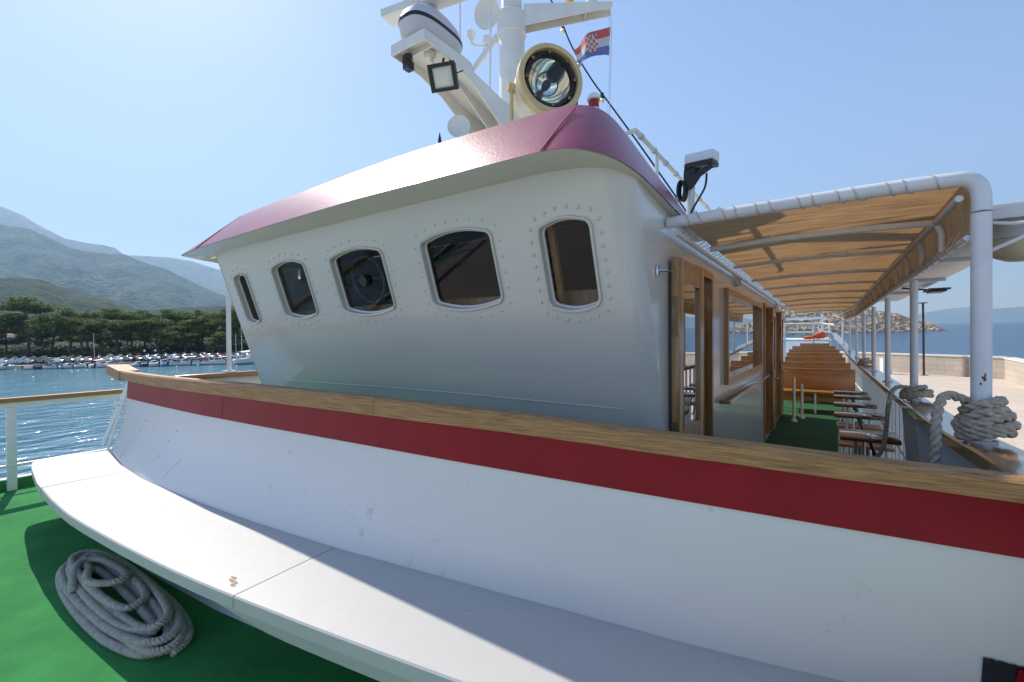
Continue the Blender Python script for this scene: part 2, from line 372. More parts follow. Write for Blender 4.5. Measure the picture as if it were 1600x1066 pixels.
# ---- curved bench in front of the bulwark
FB = [(-5.68,.875),(-5.4,.83),(-4.8,.765),(-4.24,.737),(-3.8,.73),(-3.5,.742),(-3.0,.773),(-2.53,.812),(-2.23,.845),(-2.0,.876),(-1.63,.93),(-1.28,.985),(-.92,1.045),(-.4,1.135),(.5,1.29)]
bn = thing('curved_bench', 'long curved white bench seat running along the foot of the bulwark', 'bench', (-2.5,1.1,0)); bn_o = Vector((-2.5,1.1,0))
ZB = .45
def seatpiece(xa, xb, name='seat_panel', ska=0, skb=0):
    n = max(6,int((xb-xa)/.12)); secs = []; b = MB(bn_o)
    for i in range(n+1):
        x = lerp(xa,xb,i/n); sk = lerp(ska,skb,i/n); y0 = interp(FB,x); y1 = interp(YB,x+sk)+.004
        e = .006
        secs.append([(x,y0,ZB-.055),(x,y0,ZB-e),(x+sk*.01,y0+e,ZB),(x+sk,y1,ZB),(x+sk,y1,ZB-.05),(x,y0+.03,ZB-.05),(x,y0+.03,ZB-.055)])
    b.loft(secs, closed=True, cap=True); return b.build(name, M['bench'], bn, ang=30)
b = MB(bn_o); c0 = [(-5.66,1.40),(-5.70,1.2),(-5.72,1.0),(-5.71,.93),(-5.68,.885),(-5.60,.862)]
top = [(x,y,ZB) for x,y in c0]+[(x,interp(FB,x),ZB) for x in (-5.4,-5.2,-5.0,-4.8,-4.63)]+[(-4.62,interp(YB,-4.62)+.004,ZB)]+[(x,interp(YB,x)+.004,ZB) for x in (-4.9,-5.2,-5.4,-5.6)]
b.prism(top, (0,0,-.055)); b.build('seat_panel', M['bench'], bn, smooth=False)
seatpiece(-4.615,-2.004, ska=0, skb=-.04); seatpiece(-1.998,.45, ska=-.04, skb=0)
b = MB(bn_o); secs = []
for i in range(30):
    x = lerp(-3.0,.45,i/29); y = interp(FB,x)+.085; z0 = lerp(.392,.27,min(1,(x+3.0)/1.1)); secs.append([(x,y,.394),(x,y,z0),(x,y+.02,z0),(x,y+.02,.394)])
b.loft(secs, closed=True, cap=True); b.build('apron', M['bench'], bn)
b = MB(bn_o); secs = []
for i in range(40):
    x = lerp(-5.45,.45,i/39); y = interp(YB,x)-.10; secs.append([(x,y,.39),(x,y,.001),(x,y+.02,.001),(x,y+.02,.39)])
b.loft(secs, closed=True, cap=True); b.build('plinth', M['green'], bn)
b = MB(bn_o)
for (x,yy,sx) in ((-2.12,.93,.03),(-2.15,.945,.018),(-2.09,.915,.014)):
    b.prism([(x+sx*math.cos(a)*(1+.4*rnd.random()),yy+.006*math.sin(a)*(1+.6*rnd.random()),ZB+.0006) for a in [k*PI/5 for k in range(10)]],(0,0,.0006))
b.build_each('paint_chip', M['dirt'], bn, smooth=False)

# ---- coil of rope on the deck
cpts = []
cx, cy = -3.35, .845
ctrl = []
def Cc(u, v, z): # u along coil, v across (metres)
    return (cx+u*.985-v*.16, cy+u*.0+v, z)
r_ = .0172
LP = [(.76,.168,0,0,0),(.70,.128,.0,.0,0),(.63,.088,.01,0,0),(.55,.048,-.02,.0,0),(.62,.07,.04,-.005,1),(.69,.108,-.03,.004,1),(.735,.148,.01,0,1),(.68,.125,.02,.006,2),(.60,.085,-.05,.0,2),(.50,.045,.10,-.02,2),(.64,.105,-.04,.01,3),(.45,.06,-.16,.02,3)]
for k in range((len(LP)-1)*16+12):
    f = k/16; l = int(f); t = f-l; A = LP[l]; Bn = LP[min(l+1,len(LP)-1)]; t2 = max(0,(t-.72)/.28); q = [lerp(A[c],Bn[c],t2*t2*(3-2*t2)) for c in range(5)]
    th = 2*PI*f; cs, sn = math.cos(th), math.sin(th)
    u = q[2]+q[0]*1.07*math.copysign(abs(cs)**.85,cs); v = q[3]+q[1]*math.copysign(abs(sn)**.7,sn)+.006*math.sin(2*th+l*1.7)
    ctrl.append(Cc(u, v, r_+q[4]*r_*1.45+.004*math.sin(th*1.5+l*2)))
ctrl += [Cc(-.30,-.06,.115),Cc(-.12,-.09,.125),Cc(.02,-.02,.13),Cc(.0,.05,.125),Cc(-.2,.06,.12),Cc(-.45,.03,.115),Cc(-.52,-.04,.11),Cc(-.40,-.10,.105),Cc(-.2,-.15,.085)]
coil = rope('rope_coil', ctrl, .0172, M['rope'], pitch=.050, n=15, step=.0042, org=(cx,cy,0))
tag(coil, 'heavy grey braided rope coiled in an oval heap on the green deck', 'rope')

# ---- starboard foredeck railing
rl = thing('foredeck_railing', 'white railing with wooden top at the far left edge of the green deck', 'railing', (-6.75,.9,0)); ro = Vector((-6.75,.9,0))
xr = lambda y: -6.74-.05*(y-.9)
b = MB(ro); b.loft([[(xr(y)+.035,y,.885),(xr(y)+.035,y,.93),(xr(y)-.06,y,.93),(xr(y)-.06,y,.885)] for y in [-3+i*.35 for i in range(15)]], closed=True, cap=True); b.build('top_rail', M['wood'], rl, smooth=False)
b = MB(ro); b.loft([[(xr(y)+.02,y,.835),(xr(y)+.02,y,.883),(xr(y)-.04,y,.883),(xr(y)-.04,y,.835)] for y in [-3+i*.35 for i in range(15)]], closed=True, cap=True); b.build('rail_bar', M['mint'], rl, smooth=False)
b = MB(ro); b.tube([(xr(y),y,.25) for y in [-3+i*.35 for i in range(15)]], .016, 8); b.build('rail_bar', M['mint'], rl)
for y in (-2.6,-.85,.9):
    b = MB(ro); b.box((xr(y)-.02,y-.036,.0),(xr(y)+.012,y+.036,.834),bev=.004); b.build('post', M['mint'], rl)
b = MB((-6.88,0,0)); b.loft([[(xr(y)-.06,y,.001),(xr(y)-.06,y,.10),(xr(y)-.12,y,.10),(xr(y)-.12,y,.001)] for y in [-3.2+i*.35 for i in range(16)]], closed=True, cap=True)
kc = b.build('deck_coaming', M['green'], smooth=False); tag(kc, 'low green kick plate with white lip along the left deck edge', 'coaming')
b = MB(); b.loft([[(xr(y)-.05,y,.1005),(xr(y)-.05,y,.112),(xr(y)-.13,y,.112),(xr(y)-.13,y,.1005)] for y in [-3.2+i*.35 for i in range(16)]], closed=True, cap=True)
o = b.build('lip', M['mint'], kc, smooth=False); o.location = -Vector(kc.location)
# ---- starboard side rail and its post, seen behind the bulwark
sr = thing('starboard_rail', 'white starboard bulwark with wooden cap seen left of the wheelhouse', 'bulwark', (-5.95,5,0)); so = Vector((-5.95,5,0))
b = MB(so); b.box((-6.06,2.0,1.05),(-5.86,13,1.11),bev=.008); b.build('cap_rail', M['woodY'], sr)
b = MB(so); b.box((-6.0,2.0,.001),(-5.96,13,1.048)); b.build('panel', M['hullwhite'], sr, smooth=False)
sp = MB((-5.93,2.58,1.11)); sp.cyl((-5.93,2.58,1.11),(-5.93,2.58,2.16),.026,14); 
o = sp.build('awning_post', M['pipe']); tag(o, 'lone white awning post on the starboard rail left of the wheelhouse', 'post', None)
b = MB(); b.box((-5.99,2.52,1.111),(-5.87,2.64,1.13)); q = b.build('foot_plate', M['pipe'], o, smooth=False); q.location = -Vector(o.location)

# ---- wheelhouse
def frontY(z, y0=2.30): return y0-.33*(z-1.12)
def houseplan(z, inset=0, aft=10.1):
    yf = frontY(z)+inset; xr_, xl = -.71-inset, -4.75+inset; r = .13-inset*.5; pts = [(xl,aft-inset)]
    for i in range(9): a = PI-(PI/2)*i/8; pts.append((xl+r+r*math.cos(a), yf+r-r*math.sin(a)))
    for i in range(9): a = PI/2-(PI/2)*i/8; pts.append((xr_-r+r*math.cos(a), yf+r-r*math.sin(a)))
    pts.append((xr_,aft-inset)); return pts
wh = thing('wheelhouse', 'white wheelhouse with five riveted front windows under a faded red roof visor', 'wheelhouse', (-2.73,2.3,0)); who = Vector((-2.73,2.3,0))
b = MB(who); secs = []
for z in (0,.55,1.12,1.6,2.0,2.315): secs.append([(x,y,z) for x,y in houseplan(z)])
outer = secs; inner = [[(x,y,z) for (x,y),z in ((q,s[0][2]) for q in houseplan(s[0][2], .05))] for s in secs]
loop = outer + inner[::-1]
b.loft(loop+[loop[0]], closed=True)
wall = b.build('wall', M['housewhite'], wh, smooth=False)
# window outlines in wall coordinates (x, z), rounded and bowed top and bottom
WIN = [(-4.46,-4.23,1.655,2.09),(-3.79,-3.315,1.675,2.125),(-2.98,-2.41,1.675,2.122),(-2.05,-1.51,1.675,2.122),(-1.21,-.922,1.64,2.085)]
def outline2(w_, g=0, n=5, bow=1.0):
    x0,x1,z0,z1 = w_; x0-=g; x1+=g; z0-=g; z1+=g; r = .045+g*.6; bw_ = .030*bow*min(1,(x1-x0)/.5); out = []
    def arc(cx,cz,a0,a1):
        for i in range(n+1): a = lerp(a0,a1,i/n); out.append((cx+r*math.cos(a), cz+r*math.sin(a)))
    def mid(xa,za,xb,zb,h):
        for i in range(1,6): t=i/6; out.append((lerp(xa,xb,t), lerp(za,zb,t)+h*4*t*(1-t)))
    arc(x1-r,z0+r+bw_,-PI/2,0); arc(x1-r,z1-r-bw_,0,PI/2); mid(x1-r,z1-bw_,x0+r,z1-bw_,bw_)
    arc(x0+r,z1-r-bw_,PI/2,PI); arc(x0+r,z0+r+bw_,PI,1.5*PI); mid(x0+r,z0+bw_,x1-r,z0+bw_,-bw_)
    return out
NRM = Vector((0,-1,-.33)).normalized()
def onw(x,z,d=0): return Vector((x,frontY(z),z))+NRM*d
cut = []
def cutter(poly, off):
    c = MB(); c.prism(poly, off); return c.build('cut', M['black'], smooth=False)
for w_ in WIN: cut.append(cutter([onw(x,z,.1) for x,z in outline2(w_)], -NRM*.3))
# side openings: door, big window, two doors further aft
for (y0,y1,z0,z1) in ((3.18,3.62,.05,1.94),(4.19,6.70,1.10,1.90),(7.15,7.75,.05,1.93),(8.75,9.3,.05,1.93)):
    cut.append(cutter([(-.9,y0,z0),(-.9,y1,z0),(-.9,y1,z1),(-.9,y0,z1)], (.4,0,0)))
c = MB(); c.box((-5.1,2.75,2.155),(-.5,10.4,2.5)); cut.append(c.build('cut', M['black'], smooth=False))
c = MB(); c.box((-.758,1.90,2.243),(-.5,2.215,2.5)); cut.append(c.build('cut', M['black'], smooth=False))
c = MB(); c.box((-.9,2.21,2.235),(-.5,2.745,2.5)); cut.append(c.build('cut', M['black'], smooth=False))
for o in cut: o.parent = wh; o.location = (-who.x,-who.y,-who.z)
boolcut(wall, cut); sharp(wall, 30)
for w_ in WIN:
    fr = MB(who); 
    rings = []
    for g,d in ((.0,.004),(.0,.012),(.002,.014),(.008,.014),(.010,.011),(.011,.002)):
        rings.append([onw(x,z,d) for x,z in outline2(w_,g)])
    n = len(rings[0]); fr.loft(rings, closed=True)
    f = fr.build('window_frame', M['housewhite'], wh, ang=40)
    f2 = MB(who); rings = [[onw(x,z,d) for x,z in outline2(w_,g)] for g,d in ((-.0,.010),(-.004,.008),(-.005,-.030),(-.013,-.034),(-.013,-.045),(-.001,-.045),(-.0,.010))]
    f2.loft(rings, closed=True); f2.build('inner_frame', M['housewhite'], f, ang=40)
    gm = MB(who); gm.prism([onw(x,z,-.037) for x,z in outline2(w_,-.012)], -NRM*.006); gm.build('pane', M['glass'], f, smooth=False)
    rv = MB(who); ol = [onw(x,z,.002) for x,z in outline2(w_,.052, n=4)]; ol.append(ol[0].copy())
    for p in resamp(ol, (.064 if w_[0] > -1.5 else .088)): rv.ball(p, .0105 if w_[0] > -1.5 else .0072, 8, (1,.8,1))
    rv.build_each('rivet', M['housewhite'], f)
# interior: floor, lining, dashboard, wheel
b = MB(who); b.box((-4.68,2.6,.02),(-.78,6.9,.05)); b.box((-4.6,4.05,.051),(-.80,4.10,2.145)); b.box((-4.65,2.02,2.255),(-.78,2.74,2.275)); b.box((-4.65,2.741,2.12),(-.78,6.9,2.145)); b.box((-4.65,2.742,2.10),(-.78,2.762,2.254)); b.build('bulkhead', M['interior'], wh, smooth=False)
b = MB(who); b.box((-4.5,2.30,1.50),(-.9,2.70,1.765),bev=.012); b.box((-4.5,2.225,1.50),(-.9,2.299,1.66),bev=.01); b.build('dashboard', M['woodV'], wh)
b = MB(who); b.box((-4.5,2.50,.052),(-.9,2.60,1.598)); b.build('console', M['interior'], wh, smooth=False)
b = MB(who)
for x in (-1.185,-.90): b.bar((x,frontY(1.60)+.10,1.60),(x,frontY(2.24)+.10,2.24),.03,.03)
b.build_each('mullion', M['woodV'], wh, smooth=False)
hw = thing('clear_view_screen', 'round spinning clear view screen behind the middle wheelhouse window', 'screen', (-2.69,2.13,1.9))
b = MB((-2.69,2.13,1.9)); cc = onw(-2.69,1.905,-.06); u = Vector((1,0,0)); v = NRM.cross(u)
b.tube([cc+(u*math.cos(a)+v*math.sin(a))*.165 for a in [k*2*PI/36 for k in range(36)]], .012, 8, closed=True); b.build('rim', M['darkm'], hw)
b = MB((-2.69,2.13,1.9)); b.lathe([(0,0),(.04,0),(.045,.02),(.04,.05),(0,.05)], cc, NRM, 16); b.bar(cc-u*.16-NRM*.01, cc+u*.16-NRM*.01, .02,.008); b.build('hub', M['darkm'], hw)
wl = thing('steering_wheel', 'dark ship steering wheel inside behind the rightmost front window', 'wheel', (-1.1,2.85,1.55))
b = MB((-1.1,2.85,1.55)); b.tube([(-1.05+.24*math.cos(a),2.8,1.72+.24*math.sin(a)) for a in [k*2*PI/28 for k in range(28)]], .016, 8, closed=True); b.build('rim', M['black'], wl)
b = MB((-1.1,2.85,1.55))
for a in (PI/2,PI/2+2.1,PI/2+4.2): b.cyl((-1.05,2.8,1.72),(-1.05+.235*math.cos(a),2.8,1.72+.235*math.sin(a)),.01,8)
b.cyl((-1.05,2.76,1.72),(-1.05,2.95,1.72),.035,12); b.build('spokes', M['darkm'], wl)
ch = thing('helm_chair', 'dark high backed helm chair inside the wheelhouse', 'chair', (-1.35,3.35,.05))
b = MB((-1.35,3.35,.05)); b.box((-1.6,3.45,1.25),(-1.12,3.55,2.0),bev=.04); b.build('backrest', M['black'], ch)
b = MB((-1.35,3.35,.05)); b.box((-1.6,3.1,1.08),(-1.12,3.5,1.2),bev=.03); b.build('seat', M['black'], ch)
b = MB((-1.35,3.35,.05)); b.cyl((-1.36,3.3,.06),(-1.36,3.3,1.079),.05,14); b.build('pedestal', M['steel'], ch)
# weld seam along the front
b = MB(who); b.tube([onw(x,1.128+.006*math.sin(x*2),.001) for x in [-4.35+i*.11 for i in range(31)]]+[(-.90,2.30,1.12),(-.80,2.322,1.135),(-.735,2.375,1.16)], .0045, 6); b.build('weld_seam', M['housewhite'], wh)

# roof visor
EAVE = [(-4.93,3.6,2.20),(-4.90,2.6,2.22),(-4.87,2.0,2.25),(-4.83,1.76,2.262),(-4.76,1.69,2.268),(-4.3,1.68,2.285),(-3.24,1.68,2.306),(-2.24,1.68,2.316),(-1.5,1.68,2.306),(-1.15,1.68,2.30),(-.98,1.682,2.296),(-.88,1.70,2.288),(-.79,1.75,2.27),(-.72,1.85,2.25),(-.68,2.05,2.225),(-.665,2.4,2.19),(-.66,2.8,2.165),(-.66,3.25,2.15)]
TOP = [(-4.55,3.6,2.50),(-4.54,2.7,2.55),(-4.53,2.3,2.58),(-4.50,2.12,2.60),(-4.44,2.04,2.61),(-4.25,2.0,2.62),(-3.3,2.0,2.650),(-2.3,2.0,2.668),(-1.6,2.0,2.658),(-1.2,2.0,2.645),(-1.07,2.005,2.64),(-.99,2.02,2.633),(-.92,2.07,2.62),(-.875,2.16,2.595),(-.85,2.32,2.55),(-.825,2.6,2.475),(-.79,2.95,2.385),(-.77,3.3,2.30)]
WALLT = [(-4.70,3.6,2.30),(-4.73,2.6,2.30),(-4.73,2.15,2.30),(-4.70,1.98,2.30),(-4.6,1.94,2.30),(-4.3,1.935,2.30),(-3.24,1.935,2.30),(-2.24,1.935,2.30),(-1.5,1.935,2.30),(-1.15,1.935,2.30),(-1.02,1.936,2.29),(-.92,1.938,2.28),(-.83,1.955,2.26),(-.765,2.0,2.24),(-.735,2.1,2.22),(-.73,2.4,2.19),(-.73,2.8,2.16),(-.73,3.3,2.15)]
E_ = smoothpts(EAVE,5); T_ = smoothpts(TOP,5); W_ = smoothpts(WALLT,5)
b = MB(who); secs = []
for e,t,q in zip(E_,T_,W_):
    row = []
    for j in range(7):
        u = j/6; p = e.lerp(t,u); p = p+Vector((0,0,.007*4*u*(1-u)))     # slightly convex sheet
        row.append(p)
    inn = t + Vector((-2.7-t.x, 4-t.y, 0))*.02 + Vector((0,0,-.012)); row.append(inn)
    row.append(e.lerp(t,.1)+Vector((-2.7-e.x, 4-e.y, 0))*.01+Vector((0,0,.012)))
    secs.append(row)
b.loft(secs, closed=True, cap=True); vis = b.build('roof_visor', M['roofred'], wh, ang=50)
b = MB(who); b.loft([[e+Vector((-(e.x+2.7)*.003,.008,-.004)), e+Vector((-(e.x+2.7)*.003,.008,.004)), Vector((q.x,q.y,q.z+.03)), Vector((q.x,q.y,q.z))] for e,q in zip(E_,W_)], closed=True, cap=True); b.build('soffit', M['housewhite'], wh, ang=50)
b = MB(who); ip = [Vector(p) for p in T_]; cen = Vector((-2.7,3.2,2.70)); vs = ip+[cen]; n = len(ip)
b.add([tuple(p+(cen-p)*.015+Vector((0,0,-.006))) for p in ip]+[tuple(cen)], [[i,(i+1)%n,n] for i in range(n)]); b.build('roof', M['housewhite'], wh)
b = MB(who); b.tube([(-1.0,1.676,2.30),(-.985,1.838,2.474),(-.976,1.955,2.585)], .004, 6); b.tube([(-4.45,1.676,2.282),(-4.40,1.842,2.458),(-4.35,2.01,2.62)], .0035, 6); b.build_each('visor_seam', M['roofred'], wh)
dr = MB(who); dr.box((-4.77,3.0,2.157),(-.725,10.2,2.20)); dr.build('deckhouse_roof', M['housewhite'], wh, smooth=False)

# side doors and window
def woodframe(name, y0, y1, z0, z1, wd, x0, x1, parent, m='woodV'):
    b = MB(who); b.box((x0,y0-wd,z0-(wd if z0 > .2 else 0)),(x1,y0,z1+wd)); b.box((x0,y1,z0-(wd if z0 > .2 else 0)),(x1,y1+wd,z1+wd)); b.box((x0,y0+.0005,z1),(x1,y1-.0005,z1+wd))
    if z0 > .2: b.box((x0,y0+.0005,z0-wd),(x1,y1-.0005,z0))
    return b.build(name, M[m], parent, smooth=False)
for i,(y0,y1,zt) in enumerate(((3.205,3.595,1.915),(7.175,7.725,1.905),(8.775,9.275,1.905))):
    woodframe('door_frame', y0, y1, .052, zt, .05, -.77, -.688, wh)
def doorleaf(y0, y1, x):
    d = MB(who); z0,z1 = .09,1.93
    d.box((x,y0,z0),(x+.042,y0+.10,z1),bev=.003); d.box((x,y1-.10,z0),(x+.042,y1,z1),bev=.003)
    for za,zb in ((z0,z0+.16),(.86,.98),(z1-.13,z1)): d.box((x+.002,y0+.101,za),(x+.040,y1-.101,zb))
    d.box((x+.012,y0+.101,z0+.161),(x+.03,y1-.101,.859))
    o = d.build('door', M['woodV'], wh, ang=30)
    g = MB(who); g.box((x+.018,y0+.102,.982),(x+.024,y1-.102,z1-.132)); g.build('pane', M['sideglass'], o, smooth=False)
    h = MB(who); h.cyl((x+.04,y0+.06,.86),(x+.10,y0+.06,.86),.009,8); h.cyl((x+.09,y0+.05,.86),(x+.09,y0+.16,.86),.009,8); h.cyl((x-.03,y0-.04,.86),(x+.0,y0-.0,.86),.008,8); h.build('handle', M['steel'], o)
    k = MB(who); k.box((x+.005,y0-.002,1.5),(x+.037,y0-.0003,1.72)); k.box((x+.005,y0-.002,.84),(x+.037,y0-.0003,1.04)); k.build('lock_plate', M['brass'], o, smooth=False)
doorleaf(2.52,3.13,-.69); doorleaf(7.80,8.30,-.69); doorleaf(9.33,9.83,-.69)
sw = woodframe('side_window', 4.24, 6.65, 1.145, 1.855, .055, -.76, -.675, wh)
b = MB(who); b.box((-.735,4.2405,1.1455),(-.729,6.6495,1.8545)); b.build('pane', M['sideglass'], sw, smooth=False)
b = MB(who); b.box((-.709,3.98,.955),(-.635,7.05,.985),bev=.006); b.build('ledge', M['woodY'], wh)
b = MB(who); b.bar((-.632,4.0,.97),(-.632,7.05,.97),.006,.022); b.build('ledge_trim', M['steel'], wh, smooth=False)
b = MB(who); b.box((-.709,2.305,1.805),(-.695,2.335,1.865),bev=.004); b.cyl((-.70,2.32,1.835),(-.655,2.33,1.835),.010,10); b.tube([(-.66,2.33,1.835),(-.64,2.36,1.83),(-.64,2.42,1.845),(-.65,2.47,1.815)],.004,6); b.build('door_hook', M['steel'], wh)
for yv,zv in ((4.77,2.03),(8.77,1.985)):
    b = MB(who); b.lathe([(0,.0),(.062,0),(.062,.03),(.05,.045),(.05,.02),(0,.02)], (-.712,yv,zv), (1,0,0), 20)
    for k in range(5): b.box((-.695,yv-.045,zv-.04+k*.018),(-.675,yv+.045,zv-.034+k*.018))
    b.build('vent', M['housewhite'], wh)

# ---- awning
aw = thing('awning', 'cream canvas awning laced to white pipes over the side deck', 'awning', (-.1,2.5,2.1)); ao = Vector((-.1,2.5,2.1))
b = MB(ao); secs = []
YE = 13.4
def xo(y): return .455 if y < 10.5 else .455-(y-10.5)*.045
for i in range(100):
    y = lerp(2.50,YE,i/99); sag = .006*math.sin((y-2.5)*2*PI/.78)
    secs.append([(lerp(-.625,xo(y)+.004,j/16), y, 2.105-.03*(y-2.5)/11+.012*math.sin(PI*j/16)+sag*math.sin(PI*j/16)+.003*noise.noise(Vector((j*.7,y*3,0)))) for j in range(17)])
b.loft(secs); cv = b.build('canvas', M['canvas'], aw, ang=None, fix=False)
b = MB(ao); b.tube(smoothpts([(-.70,2.50,2.112),(-.4,2.5,2.116),(.1,2.5,2.122),(.40,2.5,2.118),(.455,2.5,2.112),(.485,2.5,2.09),(.498,2.5,2.05),(.50,2.5,1.98)],6), .030, 16); b.build('front_pipe', M['pipe'], aw)
b = MB(ao); pts = []
for i in range(500):
    t = i/499; x = lerp(-.64,.40,t); a = t*2*PI*13+.6*math.sin(t*21); pts.append((x+.012*math.sin(a*.5), 2.5+.033*math.cos(a), 2.119+.033*math.sin(a)))
b.tube(pts, .0021, 5); b.build('lashing', M['rope'], aw)
for i,y in enumerate([3.0,3.87,4.9,5.9,7.0,8.2,9.4,10.8,12.2]):
    b = MB(ao); b.tube([(-.585,y,2.035),(-.2,y,2.055),(.2,y,2.055),(xo(y)-.02,y,2.045)], .0135 if i%2 else .016, 8)
    if i < 5:
        for xx in (-.25,.12): b.tube([(xx+.004*math.cos(a),y+.018*math.cos(a),2.057+.018*math.sin(a)) for a in [k*PI/4 for k in range(8)]], .004, 5, closed=True)
    b.build('cross_pipe', M['pipe'], aw)
for x,z in ((-.665,2.06),(.44,2.045)):
    b = MB(ao); b.tube([(x if x < 0 else xo(y)-.015,y,z-.03*(y-2.5)/11) for y in [2.52+i*.55 for i in range(20)]], .014, 8); b.build('side_pipe', M['pipe'], aw)
# inboard lacing strip with eyelets
b = MB(ao); lace = []
for i in range(46):
    y = 2.62+i*.2; lace += [(-.60,y,2.108),(-.672,y+.04,2.072),(-.672,y+.10,2.072),(-.60,y+.16,2.108)]
b.tube(lace, .0022, 5); b.build('lacing', M['rope'], aw)
# outboard valance with stays and lacing
b = MB(ao); secs = []
for i in range(90):
    y = lerp(2.54,YE,i/89); x = xo(y); dz = .03*(y-2.5)/11
    secs.append([(x-.004,y,2.108-dz),(x+.022,y,2.075-dz),(x+.026,y,2.0-dz),(x+.025,y,1.93-dz),(x+.02,y,1.895-dz+.006*math.sin(y*16))])
b.loft(secs); b.build('valance', M['canvas'], aw, ang=None, fix=False)
for y in [3.0,3.55,4.1,4.7,5.3,5.9,6.5,7.1,7.8,8.5,9.2,9.9,10.7,11.5,12.3]:
    b = MB(ao); x = xo(y); b.tube([(x-.01,y,2.04),(x+.008,y,1.99),(x+.008,y,1.90)], .013, 8); b.build('stay', M['pipe'], aw)
b = MB(ao); b.tube([(xo(y)+.008,y,1.885-.03*(y-2.5)/11) for y in [2.52+i*.55 for i in range(20)]], .012, 8); b.build('side_pipe', M['pipe'], aw)
b = MB(ao); lace = []
for i in range(60):
    y = 2.66+i*.17; x = xo(y); lace += [(x+.016,y,1.94),(x-.008,y+.03,1.885),(x+.010,y+.06,1.868),(x+.026,y+.10,1.90)]
b.tube(lace, .0035, 5); b.build('lacing', M['rope'], aw)

# posts on the port rail
def zrail(y): return interp([(-1,1.16),(1.5,1.12),(2.2,1.095),(2.9,1.06),(4,1.053),(5.3,1.045),(10,1.035),(12,1.12),(14,1.28),(19,1.6)], y)
for i,(x,y) in enumerate(((.5,2.508),(.5,4.16),(.5,5.784),(.5,7.392),(.5,9.17),(.485,10.96),(.43,12.5),(.35,14.1))):
    ztop = 1.975 if i == 0 else 1.88-.03*(y-2.5)/11
    b = MB((x,y,zrail(y))); r = .0305 if i == 0 else .0225
    b.cyl((x,y,zrail(y)),(x,y,ztop),r,18); o = b.build('awning_post', M['pipe'])
    lab = ['nearest and thickest white awning post with rust spots and a rope round its foot','white awning post with a thin rope round its foot, second from the camera','third white awning post along the port rail','fourth white awning post along the port rail','fifth white awning post, just behind the thin rope lashing','sixth white awning post along the port rail','seventh white awning post along the port rail','farthest white awning post at the stern end'][i]
    tag(o, lab, 'post', 'white pipe posts holding up the awning')
    b = MB(); b.cyl((x,y,zrail(y)+.0005),(x,y,zrail(y)+.009),r+.018,18); q = b.build('foot_plate', M['pipe'], o, smooth=False); q.location = -Vector(o.location)
    if i == 0:
        b = MB()
        for (a,zz,s_) in ((-.55,1.33,.008),(-.5,1.345,.005),(-.9,1.31,.005),(-.75,1.335,.004)):
            p = Vector((x+r*math.cos(a-.9), y+r*math.sin(a-.9), zz)); b.ball(p, s_, 6, (.6,.6,1.3))
        q = b.build('rust_spots', M['rust'], o); q.location = -Vector(o.location)

# ---- port side rail
pr = thing('port_rail', 'port side bulwark with varnished wooden cap rail and open white balusters aft', 'railing', (.5,5,0)); po = Vector((.5,5,0))
def xin(y): return (.432 if y < 10 else .432-(y-10)*.032)
b = MB(po); secs = []
for i in range(70):
    y = lerp(-1,19,(i/69)**1.3); z = zrail(y); x0 = xin(y); x1 = x0+.155
    secs.append([(x0+.008,y,z),(x0,y,z-.008),(x0,y,z-.052),(x0+.01,y,z-.06),(x1-.01,y,z-.06),(x1,y,z-.05),(x1,y,z-.008),(x1-.008,y,z)])
b.loft(secs, closed=True, cap=True); b.build('cap_rail', M['woodY'], pr, ang=40)
b = MB(po); secs = []
for i in range(30):
    y = lerp(-1,4.35,i/29); z = zrail(y)-.061; secs.append([(.545,y,z),(.585,y,.001),(.615,y,.001),(.575,y,z)])
b.loft(secs, closed=True, cap=True); b.build('panel', M['hullwhite'], pr)
for y in (2.25,3.0,3.65,4.3):
    b = MB(po); z = zrail(y)-.062; b.prism([(.545,y,z),(.450,y,z),(.475,y,.6),(.40,y,.001),(.584,y,.001)], (0,.014,0)); b.build('bracket', M['hullwhite'], pr, smooth=False)
for i in range(34):
    y = 4.5+i*.26; z = zrail(y)-.062
    b = MB(po); x = xin(y)+.09; zb = 0 if y < 10 else (y-10)*.05
    b.box((x-.012,y-.02,zb),(x+.012,y+.02,z)); b.build('baluster', M['mint'], pr, smooth=False)
b = MB(po); b.tube([(xin(y)+.08,y,zrail(y)*.52) for y in [4.4+i*.5 for i in range(26)]], .012, 8); b.build('rail_bar', M['mint'], pr)

# sloping after deck
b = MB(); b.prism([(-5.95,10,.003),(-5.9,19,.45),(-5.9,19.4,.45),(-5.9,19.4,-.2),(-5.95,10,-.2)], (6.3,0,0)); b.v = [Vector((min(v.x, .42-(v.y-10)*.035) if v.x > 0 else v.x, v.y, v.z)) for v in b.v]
tag(b.build('after_deck', MATS['worn_side_deck_carpet'], smooth=False), kind='structure')  # same carpet colour with the awning's shade darkened into it

